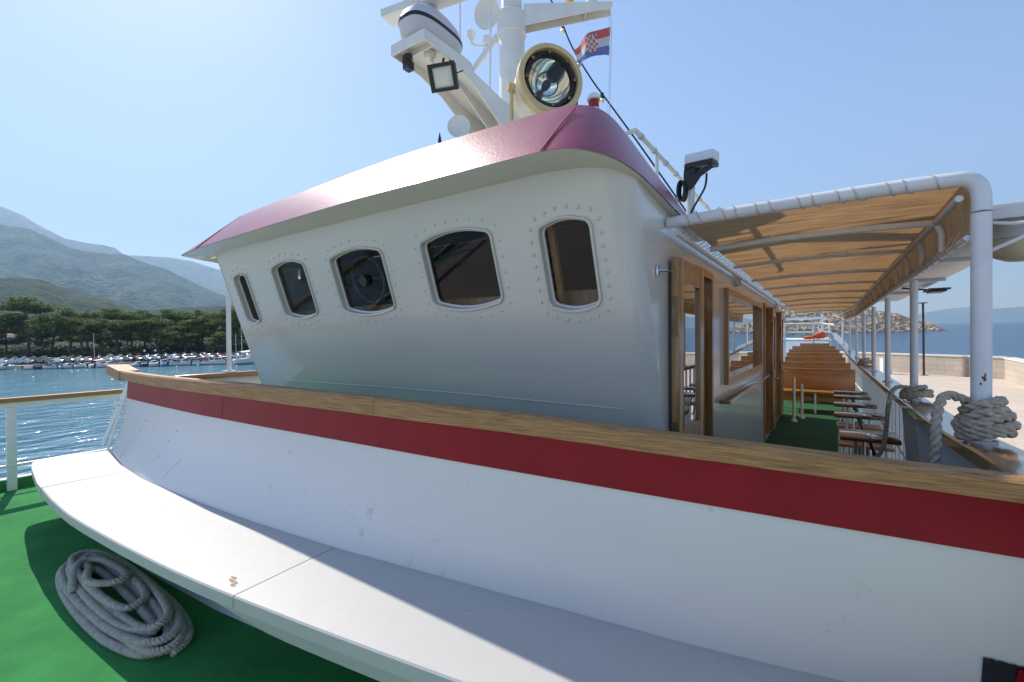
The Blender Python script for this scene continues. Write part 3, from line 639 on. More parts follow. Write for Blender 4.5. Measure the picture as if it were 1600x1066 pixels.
# ---- mooring ropes on the posts
def wrap(cx, cy, z0, turns, r0, r1, rr, dz, tail, name, label, m):
    pts = []; q = random.Random(3)
    jit = [(q.uniform(-.12,.16), q.uniform(-.5,.6)) for _ in range(40)]
    for i in range(int(turns*10)+1):
        t = i/10; a = 2*PI*t+2.6; k = t/turns; jr, jz = jit[(i//3)%40]
        bulge = 1+.22*math.sin(PI*min(1,k*1.3))
        r = lerp(r0,r1,k)*bulge*(1+.10*math.cos(a+.4)+jr*.6); z = z0+dz*t+rr*jz+rr*.9*math.sin(a+2.2)
        pts.append((cx+r*math.cos(a), cy+r*math.sin(a)*.95, max(z,z0-rr*.1)))
    pts += tail
    return tag(rope(name, pts, rr, m, pitch=rr*6.5, n=18, step=rr*.32, org=(cx,cy,z0)), label, 'rope', 'mooring ropes wound round the awning posts')
wrap(.5,2.508,1.102,5.15,.068,.046,.0155,.027,[(.40,2.46,1.262),(.37,2.43,1.235),(.355,2.41,1.16),(.352,2.40,1.06),(.35,2.40,.95),(.352,2.41,.80),(.36,2.45,.6)],'mooring_rope','thick grey twisted rope wound round the nearest awning post with its end hanging inboard', M['rope2'])
wrap(.5,4.16,1.070,3.2,.075,.045,.0125,.024,[(.41,4.12,1.14),(.375,4.10,1.10),(.355,4.08,1.0),(.34,4.05,.85),(.32,4.03,.72),(.25,4.05,.60),(.15,4.1,.55),(.0,4.2,.53)],'mooring_rope','thinner brown rope wound round the second awning post and drooping to the deck', M['rope2'])
wrap(.5,9.17,1.05,2.6,.075,.05,.014,.026,[(.43,9.1,1.12)],'mooring_rope','small dark bundle of rope on the rail by the fifth awning post', M['rope2'])

# ---- tables and seats on the side deck
def ftable(y, x0, x1, d, z, label):
    t = thing('folding_table', label, 'table', ((x0+x1)/2,y,0), 'small wooden tables along the port rail'); o = Vector(t.location)
    b = MB(o); b.box((x0,y-d/2,z-.032),(x1,y+d/2,z),bev=.006); b.build('tabletop', M['woodT'], t)
    for xx in (x0+.10,x0+.15): 
        b = MB(o); b.cyl((xx,y,.001),(xx,y,z-.033),.013,10); b.build('leg', M['steel'], t)
    b = MB(o); b.cyl((x0+.18,y+.02,z-.034),(x1-.02,y+.02,.25),.010,8); b.build('brace', M['black'], t)
M['woodT'] = mat('glossy_dark_table_wood', (.20,.075,.035), .13, col2=(.11,.04,.02), stretch=(2,14,14), vscale=2, coat=.8)
for i,(y,x0,x1,d) in enumerate(((4.38,.085,.44,.36),(5.47,.065,.45,.26),(6.28,.07,.45,.26),(7.05,.08,.45,.24),(7.6,.09,.45,.22))):
    ftable(y,x0,x1,d,.75,['nearest small glossy wooden table beside the port rail','second nearest small wooden table along the port rail','middle small wooden table of the five along the port rail','fourth small wooden table from the camera along the port rail','farthest small wooden table in front of the long benches'][i])
for i,y in enumerate((4.92,5.88,6.7)):
    t = thing('slatted_seat', ['low wooden seat between the nearest two tables','low wooden seat between the second and third tables','low wooden seat between the third and fourth tables'][i], 'seat', (.28,y,0), 'low wooden seats between the tables'); o = Vector(t.location)
    for k in range(2):
        b = MB(o); b.box((.09,y-.13+k*.14,.55),(.46,y-.01+k*.14,.575),bev=.004); b.build('slat', M['woodB'], t)
    for xx in (.13,.42):
        b = MB(o); b.cyl((xx,y,.001),(xx,y,.549),.013,8); b.build('leg', M['mint'], t)
BL = ['nearest long varnished wooden bench across the side deck, its back the widest','second long wooden bench from the deckhouse','third long wooden bench from the deckhouse','fourth long wooden bench from the deckhouse','fifth long wooden bench from the deckhouse','sixth long wooden bench from the deckhouse, second from the stern','farthest wooden bench nearest the stern rail']
for i,(y,x0,x1,z) in enumerate(((10.8,-.80,.46,.85),(11.95,-.80,.43,.92),(13.2,-.84,.38,.99),(14.15,-.87,.345,1.06),(15.3,-.88,.31,1.12),(16.5,-.86,.24,1.19),(17.6,-.7,.1,1.26))):
    zd = (y-10)*.05
    t = thing('long_bench', BL[i], 'bench', ((x0+x1)/2,y,zd), 'long wooden benches in rows on the after deck'); o = Vector(t.location)
    b = MB(o); b.box((x0,y+.02,z-.66),(x1,y+.045,z-.02),bev=.004); b.box((x0,y+.012,z-.018),(x1,y+.055,z),bev=.005); b.build('backrest', M['woodB'], t)
    b = MB(o); b.box((x0,y-.42,z-.44),(x1,y-.02,z-.41),bev=.004); b.build('seat', M['woodB'], t)
    b = MB(o); b.box((x0+.03,y-.36,z-.60),(x1-.03,y-.33,z-.52)); b.build('rail', M['woodB'], t, smooth=False)
    for xx in (x0+.08,(x0+x1)/2,x1-.08):
        for yy in (y-.38,y+.0):
            b = MB(o); b.box((xx-.015,yy-.015,zd-.05),(xx+.015,yy+.015,z-.441)); b.build('leg', M['mint'], t, smooth=False)
for x,y,l in ((-.46,9.3,'tall pale wooden pole standing on the green deck left of the tables'),(-.36,9.75,'shorter pale pole standing just behind the tall one')):
    b = MB((x,y,0)); b.lathe([(0,0),(.05,0),(.05,.04),(.022,.06),(.022,.78 if y < 9.5 else .62),(0,.79 if y < 9.5 else .63)],(x,y,.001),n=12); tag(b.build('deck_pole', M['lensw']), l, 'pole')

# ---- mast and everything on the wheelhouse roof
ms = thing('mast', 'white steel mast with a tapered yard and long bracket arm above the wheelhouse roof', 'mast', (-2.77,4.05,2.66)); mo = Vector(ms.location)
b = MB(mo); b.tube([(-2.77,4.05,2.6),(-2.77,4.05,4.95)], .138, 24); b.cyl((-2.77,4.05,4.951),(-2.77,4.05,6.2),.11,20); b.build('column', M['mastw'], ms)
b = MB(mo); b.lathe([(.139,4.72),(.155,4.73),(.155,4.95),(.139,4.97)], (-2.77,4.05,0), n=24)
for k in range(10):
    a = k*.35+2.6
    for zz in (4.78,4.84,4.90): b.ball((-2.77+.157*math.cos(a),4.05+.157*math.sin(a),zz),.007,6)
b.build('collar', M['mastw'], ms)
d = Vector((.90,.55,0)).normalized(); nn = Vector((-d.y,d.x,0))
def yp(t, s, z): p = Vector((-2.77,4.05,0))+d*t+nn*s; return (p.x,p.y,z)
b = MB(mo)
for s0 in (-.07,.062):
    b.prism([yp(.13,s0,5.02),yp(1.06,s0,5.0),yp(1.06,s0,4.95),yp(.5,s0,4.86),yp(.13,s0,4.80)], nn*.008)
b.prism([yp(.13,-.07,5.0205),yp(1.06,-.07,5.0005),yp(1.06,.07,5.0005),yp(.13,.07,5.0205)], (0,0,.008))
for t in (.45,.78): b.prism([yp(t,-.061,5.0),yp(t,.061,5.0),yp(t,.061,4.90),yp(t,-.061,4.90)], d*.006)
b.build('yard', M['mastw'], ms, smooth=False)
# bracket arm carrying the radar
ar = MB(mo)
prof_top = [(2.50,3.860),(2.96,3.868),(3.03,3.865),(3.07,3.80),(3.5,3.74),(3.92,3.72)]
prof_bot = [(3.92,3.28),(3.45,3.505),(3.08,3.69),(2.80,3.765),(2.50,3.778)]
for xx in (-2.885,-2.505):
    ar.prism([(xx,y,z) for y,z in prof_top+prof_bot], (.010 if xx < -2.7 else -.010,0,0))
ar.build('arm_plates', M['mastw'], ms, smooth=False)
ar = MB(mo); ar.prism([(-2.885,2.4995,3.778),(-2.885,2.4995,3.860),(-2.505,2.4995,3.860),(-2.505,2.4995,3.778)], (0,-.010,0)); ar.build('arm_front', M['mastw'], ms, smooth=False)
ar = MB(mo); ar.loft([[(-2.874,y,z),(-2.516,y,z)] for y,z in ((2.50,3.835),(2.96,3.84),(3.05,3.80),(3.5,3.70),(3.92,3.66))]); ar.loft([[(-2.886,y,z),(-2.504,y,z)] for y,z in ((2.489,3.862),(2.96,3.87),(3.035,3.867),(3.075,3.802),(3.5,3.742),(3.92,3.722))]); ar.build('arm_deck', M['mastw'], ms, smooth=False)
ar = MB(mo); ar.prism([(-2.70,3.0,3.80),(-2.70,3.92,3.66),(-2.70,3.92,3.34),(-2.70,3.45,3.56)], (.01,0,0)); ar.box((-2.87,2.60,3.79),(-2.52,2.612,3.834)); ar.build('arm_rib', M['mastw'], ms, smooth=False)
ar = MB(mo); ar.prism([(-2.895,3.7,2.62),(-2.895,4.0,2.62),(-2.895,4.0,3.70),(-2.895,3.93,3.70),(-2.895,3.90,3.30)], (.008,0,0)); ar.prism([(-2.50,3.5,3.49),(-2.50,4.0,3.2),(-2.50,4.05,2.62),(-2.50,3.95,2.62),(-2.50,3.85,3.1)], (-.008,0,0)); ar.build('brace', M['mastw'], ms, smooth=False)
# radar gearbox and scanner
rd = thing('radar', 'open array radar with grey gearbox, black band and long scanner bar on the mast arm', 'radar', (-2.7,2.78,3.87)); rdo = Vector(rd.location)
def ring(z, sx, sy, cyo=0): return [(-2.695+sx*math.copysign(abs(math.cos(a))**.7,math.cos(a)), 2.76+cyo+sy*math.copysign(abs(math.sin(a))**.7,math.sin(a)), z) for a in [k*2*PI/28 for k in range(28)]]
b = MB(rdo); b.loft([ring(3.872,.12,.22),ring(3.90,.155,.27),ring(4.0,.165,.295)], closed=True, cap=True); b.build('gearbox_base', M['grey'], rd, ang=50)
b = MB(rdo); b.loft([ring(4.0005,.168,.298),ring(4.03,.168,.298)], closed=True, cap=True); b.build('black_band', M['black'], rd, ang=50)
b = MB(rdo); b.loft([ring(4.0305,.165,.295),ring(4.10,.15,.26),ring(4.16,.11,.18),ring(4.18,.06,.08)], closed=True, cap=True); b.build('gearbox_cover', M['grey'], rd, ang=50)
b = MB(rdo); b.cyl((-2.69,2.76,4.181),(-2.69,2.76,4.24),.045,16); b.build('spindle', M['grey'], rd)
p = Vector((-3.13,2.66,0)); q = Vector((-2.02,2.86,0)); dd = (q-p).normalized(); ee = Vector((dd.y,-dd.x,0))
b = MB(rdo)
for za,zb,xa,xb in ((4.245,4.30,0,.38),(4.242,4.31,.385,1.12)):
    b.loft([[tuple(p+dd*t+ee*.075+Vector((0,0,za+.0))),tuple(p+dd*t+ee*.085+Vector((0,0,zb))),tuple(p+dd*t-ee*.045+Vector((0,0,zb+.045))),tuple(p+dd*t-ee*.07+Vector((0,0,za+.005)))] for t in (xa,xb)], closed=True, cap=True)
b.build('scanner_bar', M['mastw'], rd, smooth=False)
# flood light and horn under the arm
fl = thing('floodlight', 'square floodlight with black frame hanging under the mast arm', 'floodlight', (-2.53,2.72,3.6))
nrm = Vector((.28,-.80,-.42)).normalized(); ux = nrm.cross(Vector((0,0,1))).normalized(); uy = ux.cross(nrm)
mt = Matrix((ux,uy,nrm)).transposed().to_4x4(); flo = Vector(fl.location)
b = MB(flo); mt.translation = flo; b.box((-.105,-.09,-.05),(.105,.09,0),mtx=mt); b.box((-.115,-.10,.0005),(-.085,.10,.02),mtx=mt); b.box((.085,-.10,.0005),(.115,.10,.02),mtx=mt); b.box((-.0845,.075,.0005),(.0845,.10,.02),mtx=mt); b.box((-.0845,-.10,.0005),(.0845,-.075,.02),mtx=mt); b.build('housing', M['black'], fl, smooth=False)
b = MB(flo); b.loft([[mt@Vector(v) for v in ((-.084,-.074,.004),(.084,-.074,.004),(.084,.074,.004),(-.084,.074,.004))],[mt@Vector(v) for v in ((-.05,-.045,.018),(.05,-.045,.018),(.05,.03,.018),(-.05,.03,.018))]],closed=True,cap=True); b.build('lens', mat('floodlight_lens',(.60,.62,.50),.15), fl, smooth=False)
b = MB(flo); b.bar(flo+Vector((-.06,.05,.08)),(-2.60,2.80,3.82),.02,.006); b.bar(flo+Vector((.05,.05,.08)),(-2.55,2.82,3.82),.02,.006); b.tube([flo+Vector((.09,.04,.02)),flo+Vector((.12,.1,.06)),flo+Vector((.02,.2,.14))],.005,6); b.build('bracket', M['black'], fl, smooth=False)
b = MB((-2.74,2.62,3.72)); b.tube([(-2.79,2.60,3.80),(-2.78,2.57,3.76),(-2.76,2.54,3.71)],[.028,.045,.035],8); b.box((-2.80,2.53,3.66),(-2.73,2.60,3.73),bev=.01); tag(b.build('camera_pod', M['black']), 'small black pod under the front tip of the mast arm', 'camera')
b = MB((-2.65,2.72,3.80)); b.lathe([(0,0),(.05,0),(.05,-.03),(.035,-.05),(0,-.05)],(-2.66,2.70,3.83)); b.tube([(-2.66,2.7,3.80),(-2.63,2.71,3.74),(-2.60,2.74,3.70),(-2.58,2.76,3.66)],.012,8); tag(b.build('cable_gland', M['mastw']), 'pale round gland and pipe under the mast arm between pod and floodlight', 'gland')
# searchlight
sl = thing('searchlight', 'large cream searchlight with round glass front and reflector on the wheelhouse roof', 'searchlight', (-1.75,3.1,2.67)); slo = Vector(sl.location)
sc_ = Vector((-1.71,3.0,3.435)); sa = Vector((.78,-.62,-.03)).normalized()
b = MB(slo); b.lathe([(.0,-.40),(.12,-.39),(.17,-.36),(.215,-.30),(.225,-.2),(.228,-.02),(.228,.005)], sc_, sa, 40); b.build('drum', M['creamw'], sl, ang=40)
b = MB(slo); b.lathe([(.205,-.05),(.235,-.05),(.252,-.045),(.256,.035),(.246,.048),(.216,.046),(.212,.0),(.205,0)], sc_, sa, 40); b.build('hood', M['cream'], sl, ang=30)
b = MB(slo); b.lathe([(.168,-.02),(.212,-.02),(.211,.006),(.204,.008),(.198,.024),(.178,.026),(.170,.01),(.168,-.02)], sc_, sa, 40); rim = b.build('rim', M['darkm'], sl, ang=30)
ba = sa.orthogonal().normalized(); bb_ = sa.cross(ba)
b = MB(slo)
for k in range(8):
    a = k*PI/4+.2; c = sc_+(ba*math.cos(a)+bb_*math.sin(a))*.193+sa*.024; b.lathe([(0,0),(.013,0),(.013,.02),(0,.026)], c, sa, 8)
b.build_each('bolt', M['brass'], rim)
b = MB(slo); b.lathe([(.171,.0),(.165,-.03),(.13,-.10),(.08,-.145),(.03,-.16),(0,-.162)], sc_, sa, 40); b.build('reflector', M['mirror'], sl, ang=None)
b = MB(slo); b.lathe([(0,-.04),(.03,-.045),(.034,-.06),(.03,-.10),(.012,-.16)], sc_, sa, 16); b.build('bulb', M['darkm'], sl)
b = MB(slo); b.lathe([(0,.026),(.08,.022),(.13,.016),(.169,.008)], sc_, sa, 32); b.build('glass', M['lensglass'], sl)
b = MB(slo)
side = sa.cross(Vector((0,0,1))).normalized(); bc = sc_-sa*.18
for sg in (-1,1):
    q0 = bc+side*.245*sg; b.tube([q0+Vector((0,0,.03)),q0-Vector((0,0,.42)),bc+side*.10*sg-Vector((0,0,.58))], .016, 8); b.cyl(bc+side*.22*sg, bc+side*.275*sg, .035, 12)
b.cyl(bc-Vector((0,0,.56)),(bc.x,bc.y,2.66),.06,14); b.build('yoke', M['cream'], sl)
b = MB(slo); q0 = bc-side*.29; b.bar(q0+Vector((0,0,.08)),(q0.x,q0.y,2.68),.03,.012); b.bar(q0+Vector((.03,-.02,.08)),(q0.x+.03,q0.y-.02,2.68),.012,.012); b.build('side_rod', M['brass'], sl, smooth=False)
# small things
b = MB((-1.32,2.93,2.66)); b.cyl((-1.32,2.93,2.66),(-1.32,2.93,3.06),.022,10); b.lathe([(0,3.06),(.045,3.06),(.045,3.075),(.038,3.08)],(-1.32,2.93,0)); bcn = b.build('beacon', M['mastw']); tag(bcn,'red signal lamp with white cap on the wheelhouse roof right of the searchlight','signal lamp')
b = MB(); b.lathe([(.036,3.081),(.036,3.135),(.03,3.138)],(-1.32,2.93,0)); q = b.build('lens', M['redlens'], bcn); q.location = -Vector(bcn.location)
b = MB(); b.lathe([(.030,3.139),(.048,3.14),(.048,3.155),(.03,3.18),(0,3.185)],(-1.32,2.93,0)); q = b.build('cap', M['mastw'], bcn); q.location = -Vector(bcn.location)
an = thing('antenna_box', 'white box antenna on a black perforated bracket at the right roof edge', 'antenna', (-.78,3.6,2.36)); ao_ = Vector(an.location)
mt = Matrix.Translation((-.755,3.6,2.80)) @ Matrix.Rotation(R(-12),4,'Z') @ Matrix.Rotation(R(4),4,'Y')
b = MB(ao_); b.box((-.115,-.06,-.01),(.105,.06,.062),bev=.014,mtx=mt); b.build('housing', mat('antenna_housing',(.72,.73,.75),.35), an)
b = MB(ao_); b.box((-.110,-.0605,-.045),(.10,.0605,-.012),bev=.004,mtx=mt); b.box((-.115,-.05,-.10),(-.03,-.042,-.046),mtx=mt); b.box((-.115,.042,-.10),(-.03,.05,-.046),mtx=mt)
b.prism([mt@Vector(v) for v in ((-.115,-.05,-.10),(-.02,-.05,-.09),(.03,-.05,-.06),(.09,-.05,-.045),(.11,-.05,-.07),(.02,-.05,-.12),(-.03,-.05,-.19),(-.07,-.05,-.21),(-.10,-.05,-.18))], (0,.01,0)); b.build('bracket', M['black'], an)
b = MB(ao_); b.cyl((-.83,3.6,2.36),(-.83,3.6,2.70),.022,12); b.build('pole', M['mastw'], an)
b = MB(ao_); b.tube(smoothpts([(-.72,3.58,2.70),(-.73,3.57,2.60),(-.78,3.55,2.50),(-.82,3.54,2.42),(-.80,3.5,2.37)],6),.008,8)
for k in range(5): b.tube([(-.90+.025*math.cos(a)+.004*k,3.55+.01*k,2.60+.075*math.sin(a)) for a in [j*2*PI/16 for j in range(16)]],.007,6,closed=True)
b.build('cable', M['black'], an)
hr = thing('roof_handrail', 'thin white pipe handrail along the right side of the wheelhouse roof', 'handrail', (-1,3.5,2.6))
b = MB((-1,3.5,2.6)); b.tube([(-1.12,2.75,2.60),(-1.05,2.78,2.78),(-1,2.85,2.82),(-1,5.1,2.82),(-1,5.2,2.79),(-1,5.22,2.36)],.016,10); b.build('pipe', M['mastw'], hr)
for y in (3.3,4.2):
    b = MB((-1,3.5,2.6)); b.cyl((-1,y,2.30),(-1,y,2.805),.014,8); b.build('post', M['mastw'], hr)
b = MB((-1,3.5,2.6))
for y in [2.95+i*.28 for i in range(8)]: b.lathe([(.017,0),(.022,.004),(.022,.02),(.017,.024)],(-1,y,2.82),(0,1,0),10)
b.build_each('clip', M['grey'], hr)
b = MB((-2.36,2.72,2.67)); c = Vector((-2.335,2.68,3.135)); ax = Vector((.55,-.83,.05)).normalized(); b.lathe([(0,.0),(.07,.002),(.088,.012),(.09,.006),(.06,-.05),(.03,-.12),(.025,-.2),(0,-.2)], c, ax, 24); b.cyl(c-ax*.13,(c.x-ax.x*.13,c.y-ax.y*.13,2.66),.016,8); tag(b.build('horn_speaker', M['mastw']),'round white horn speaker on the roof at the foot of the mast arm','loudspeaker')
b = MB((-2.84,3.0,2.67)); b.tube([(-2.84,3.0,2.66),(-2.84,3.0,3.10)],.012,6); b.tube([(-2.84,3,3.10),(-2.84,3,3.27),(-2.84,3,3.34)],[.02,.016,.003],8); tag(b.build('stub_antenna', M['darkm']),'short dark stub antenna on the roof left of the horn speaker','antenna')
b = MB((-2.7,3.05,3.87)); b.cyl((-2.72,3.15,3.74),(-2.72,3.15,4.9),.008,6); tag(b.build('whip_antenna', M['mastw']),'thin white whip antenna rising behind the radar','antenna')
b = MB((-2.9,3.86,3.7)); b.tube([(-2.93,3.86,3.6),(-2.90,3.86,5.6)],.011,6); b.tube([(-2.98,3.84,3.88),(-2.93,3.86,3.80),(-2.86,3.86,3.84)],.016,6); b.cyl((-2.99,3.84,3.86),(-3.02,3.83,4.05),.012,6); tag(b.build('wire_conduit', M['mastw']),'thin grey conduit running up the left side of the mast','pipe')
dsh = MB((-3.0,4.0,5.0)); c = Vector((-3.02,3.95,5.02)); ax = Vector((.15,-.95,-.25)).normalized(); dsh.lathe([(0,-.05),(.07,-.042),(.13,-.015),(.155,.01),(.155,.016),(.12,-.008),(0,-.035)], c, ax, 28); dsh.bar(c-ax*.04,(-2.88,4.05,4.95),.03,.03); tag(dsh.build('dish_antenna', M['mastw']),'round cream dish antenna on the left side of the mast','dish')
gp = thing('sensor_arm', 'small white sensors on a thin pipe arm left of the mast', 'sensor', (-3.0,4.0,4.75)); g0 = Vector(gp.location)
b = MB(g0); b.tube([(-2.9,4.02,4.72),(-3.08,4.02,4.73),(-3.24,4.02,4.79),(-3.30,4.02,4.84),(-3.31,4.02,4.90)],.013,8); b.build('pipe', M['mastw'], gp)
b = MB(g0); b.lathe([(0,4.90),(.035,4.90),(.05,4.93),(.05,4.97),(.03,4.99),(0,4.99)],(-3.31,4.02,0)); b.build('sensor', M['mastw'], gp)
b = MB(g0); b.lathe([(0,4.74),(.035,4.74),(.055,4.77),(.055,4.82),(.03,4.84),(0,4.84)],(-3.07,4.02,0)); b.build('sensor', M['mastw'], gp)
b = MB(g0); b.lathe([(0,4.56),(.012,4.56),(.02,4.6),(.016,4.70),(0,4.71)],(-3.10,4.0,0)); b.build('nozzle', M['mastw'], gp)
b = MB(g0); b.bar((-2.92,4.0,4.78),(-3.19,3.9,4.44),.07,.02,up=(0,1,0)); b.build('plate', M['mastw'], gp, smooth=False)
# lights on the yard
b = MB(); pz = yp(.62,0,5.012); b.o = Vector(pz); b.cyl(pz,(pz[0],pz[1],pz[2]+.05),.03,12); lp = b.build('yard_lamp', M['mastw']); tag(lp,'amber lamp standing on the mast yard','lamp')
b = MB(pz); b.ball((pz[0],pz[1],pz[2]+.10),.055,12); b.build('lens', M['yellow'], lp)
pz = yp(.85,0,5.008); b = MB(pz); b.cyl(pz,(pz[0],pz[1],pz[2]+.035),.065,14); lp = b.build('yard_lamp', M['mastw']); tag(lp,'clear ribbed lamp standing near the tip of the mast yard','lamp')
b = MB(pz); b.lathe([(.052,.036),(.055,.06),(.052,.08),(.055,.10),(.05,.13),(0,.135)],pz,n=16); b.build('lens', M['lensw'], lp)
# flag and halyard
hy = MB(yp(1.05,0,4.95)); tip = Vector(yp(1.05,0,4.95)); hy.tube([tip, tip+Vector((.01,0,-.2)), tip+Vector((.0,0,-.55)), tip+Vector((-.03,0,-1.4)), tip+Vector((-.05,.05,-2.3))], .0035, 5); hy.tube([tip+Vector((-.02,0,0)), tip+Vector((-.01,0,-.5)), tip+Vector((-.06,0,-1.3))], .002, 5); tag(hy.build('halyard', M['grey']),'thin halyard line hanging from the tip of the yard','line')
fp = [(-2.32,4.60,4.755),(-1.868,4.60,4.775),(-1.888,4.60,4.478),(-2.245,4.60,4.535)]  # fly-top, hoist-top, hoist-bottom, fly-bottom
FM = [M['flagred'], mat('flag_white_cloth',(.50,.50,.52),.8), mat('flag_blue_cloth',(.12,.16,.36),.8)]
nx, nz = 60, 36; b = MB(tip)
ft,ht,hb,fb = [Vector(p)+Vector((tip.x+1.868,tip.y-4.6,0)) for p in fp]
vs = []
for i in range(nx+1):
    u = i/nx
    for j in range(nz+1):
        v = j/nz; p = ht.lerp(ft,u).lerp(hb.lerp(fb,u), v)
        p = p+Vector((0,.035*math.sin(u*9-1.5*v)*u**.5,.05*math.sin(u*PI*1.1+.3)*(1)-.0+.012*math.sin(u*12+3*v)*u)); vs.append(p)
base = 0; b.v = [p-b.o for p in vs]
for i in range(nx):
    for j in range(nz):
        u = (i+.5)/nx; v = (j+.5)/nz; k = 0 if v < 1/3 else (1 if v < 2/3 else 2)
        su = (u-.5)/.15; sv = (v-.52)/.30
        if abs(su) <= 1 and -1 <= sv <= 1 and not (sv > .4 and abs(su) > 1-(sv-.4)*.9): 
            k = (int((su+1)*2.5)+int((sv+1)*2.5)) % 2
        elif abs(su) < .9 and -1.35 < sv < -1: k = 2 if int((su+1)*4)%2 else 1
        b.f.append([i*(nz+1)+j,(i+1)*(nz+1)+j,(i+1)*(nz+1)+j+1,i*(nz+1)+j+1]); b.mi.append(k)
fo = b.build('flag', FM, ang=None, fix=False); tag(fo,'small red, white and blue flag with checked shield flying below the yard tip','flag')
cb = MB((-2.4,4.7,4.7)); cpp = smoothpts([(-2.80,4.75,5.75),(-2.57,4.75,5.27),(-2.41,4.75,4.86),(-2.17,4.75,4.41),(-1.95,4.75,4.06),(-1.6,4.75,3.5),(-1.0,4.8,2.5)],8); cb.tube(cpp,.009,8); cbo = cb.build('light_string', M['black']); tag(cbo,'black festoon cable with small bulbs running down from the mast top','cable')
for k in (10,19,29):
    p = cpp[k]; b = MB((-2.4,4.7,4.7)); b.cyl(p-Vector((0,0,.05)),p+Vector((0,0,.005)),.022,8); b.build('socket', M['black'], cbo)
    b = MB((-2.4,4.7,4.7)); b.ball(p-Vector((0,0,.08)),.028,8,(1,1,1.2)); b.build('bulb', M['lensw'], cbo)

# ---- things hung outboard of the awning
ob = thing('stowed_gangway', 'long white gangway panel stowed outboard of the awning', 'gangway', (.7,3,1.99)); oo = Vector(ob.location)
b = MB(oo); b.box((.55,2.62,1.975),(.83,8.2,2.018),bev=.006); b.build('panel', M['hullwhite'], ob)
b = MB(oo)
for y in (3.9,5.2,6.6): b.box((.56,y,1.955),(.83,y+.03,1.9745))
b.build_each('cross_rib', M['hullwhite'], ob, smooth=False)
b = MB(oo); b.box((.55,2.60,1.962),(1.1,2.619,2.022),bev=.004); b.build('end_beam', M['hullwhite'], ob)
lr = thing('hanging_drum', 'round bottomed cream and grey drum hung under the white panel right of the nearest post', 'drum', (.75,2.78,1.89)); lo = Vector(lr.location)
b = MB(lo); b.lathe([(0,1.805),(.04,1.809),(.075,1.825),(.098,1.852),(.106,1.885),(.106,1.897)],(.672,2.78,0),n=32); b.build('bowl', mat('canister_fibreglass',(.58,.50,.34),.35,var=.15), lr)
b = MB(lo); b.lathe([(.106,1.898),(.110,1.90),(.110,1.906),(.108,1.908),(.108,1.974),(0,1.974)],(.672,2.78,0),n=32); b.build('upper_drum', M['grey'], lr)
b = MB(lo); b.tube([(.53,2.60,1.97),(.533,2.62,1.90),(.53,2.60,1.80)],.009,8); b.tube([(.53,2.59,1.95),(.60,2.58,1.935),(.9,2.58,1.93)],.007,8); b.tube([(.53,2.59,1.83),(.65,2.58,1.89),(.9,2.58,1.99)],.007,8); b.build_each('strap', M['mint'], lr)
b = MB((.85,5.6,1.9)); b.box((.80,5.75,1.925),(.95,6.1,1.94)); b.bar((.62,5.9,1.965),(.84,5.9,1.93),.015,.015); b.box((.82,5.8,1.91),(.93,6.05,1.9245)); tag(b.build('deck_light', M['darkm'], smooth=False),'flat dark light fixture on a bracket outboard of the awning','light')

# ---- stern: white pipe rails and an orange lifebuoy bag
sn = thing('stern_rail', 'white pipe guard rail across the stern behind the long benches', 'railing', (-.6,18.7,.45)); s0 = Vector(sn.location)
for z in (1.35,1.62,1.92):
    b = MB(s0); b.tube([(-3.5,18.7,z),(.1,18.7,z),(.15,18.2,z)] if z < 1.9 else [(-3.5,18.7,z),(-.1,18.7,z),(.22,18.3,z-.06)],.03,8); b.build('rail_bar', M['mint'], sn)
for x in (-3.2,-2.2,-1.2,-.35,.10):
    b = MB(s0); b.cyl((x,18.7,.42),(x,18.7,1.92),.03,8); b.build('post', M['mint'], sn)
b = MB((-.3,18.6,1.5)); b.ball((-.16,18.6,1.52),.20,12,(.9,.5,.6)); b.ball((-.48,18.6,1.44),.2,10,(1,.5,.3)); b.v = [v+Vector((noise.noise(v*9),0,noise.noise(v*7+Vector((5,5,5)))))*.05 for v in b.v]
tag(b.build('lifejacket_bag', M['orange']),'crumpled orange bag on the stern rail behind the benches','bag')
BOAT = False

# ================================================================== WATER, QUAY AND LAND (level world coordinates)
ZW = -4.4
def Wp(px, py, h=None, D=None, z=None):
    f = -CAMB.col[2]; d = f + CAMB.col[0]*((px-800)/711.) + CAMB.col[1]*((533-py)/711.)
    if z is not None: h = EYE-z
    t = (-h/d.z) if h is not None else D
    return Vector((0,0,EYE)) + d*t
def fbm(x, y, o=4, s=0):
    a = 0; k = 1; t = 0
    for i in range(o): a += noise.noise(Vector((x*k, y*k, s+i*7.3)))/k; t += 1/k; k *= 2.1
    return a/t
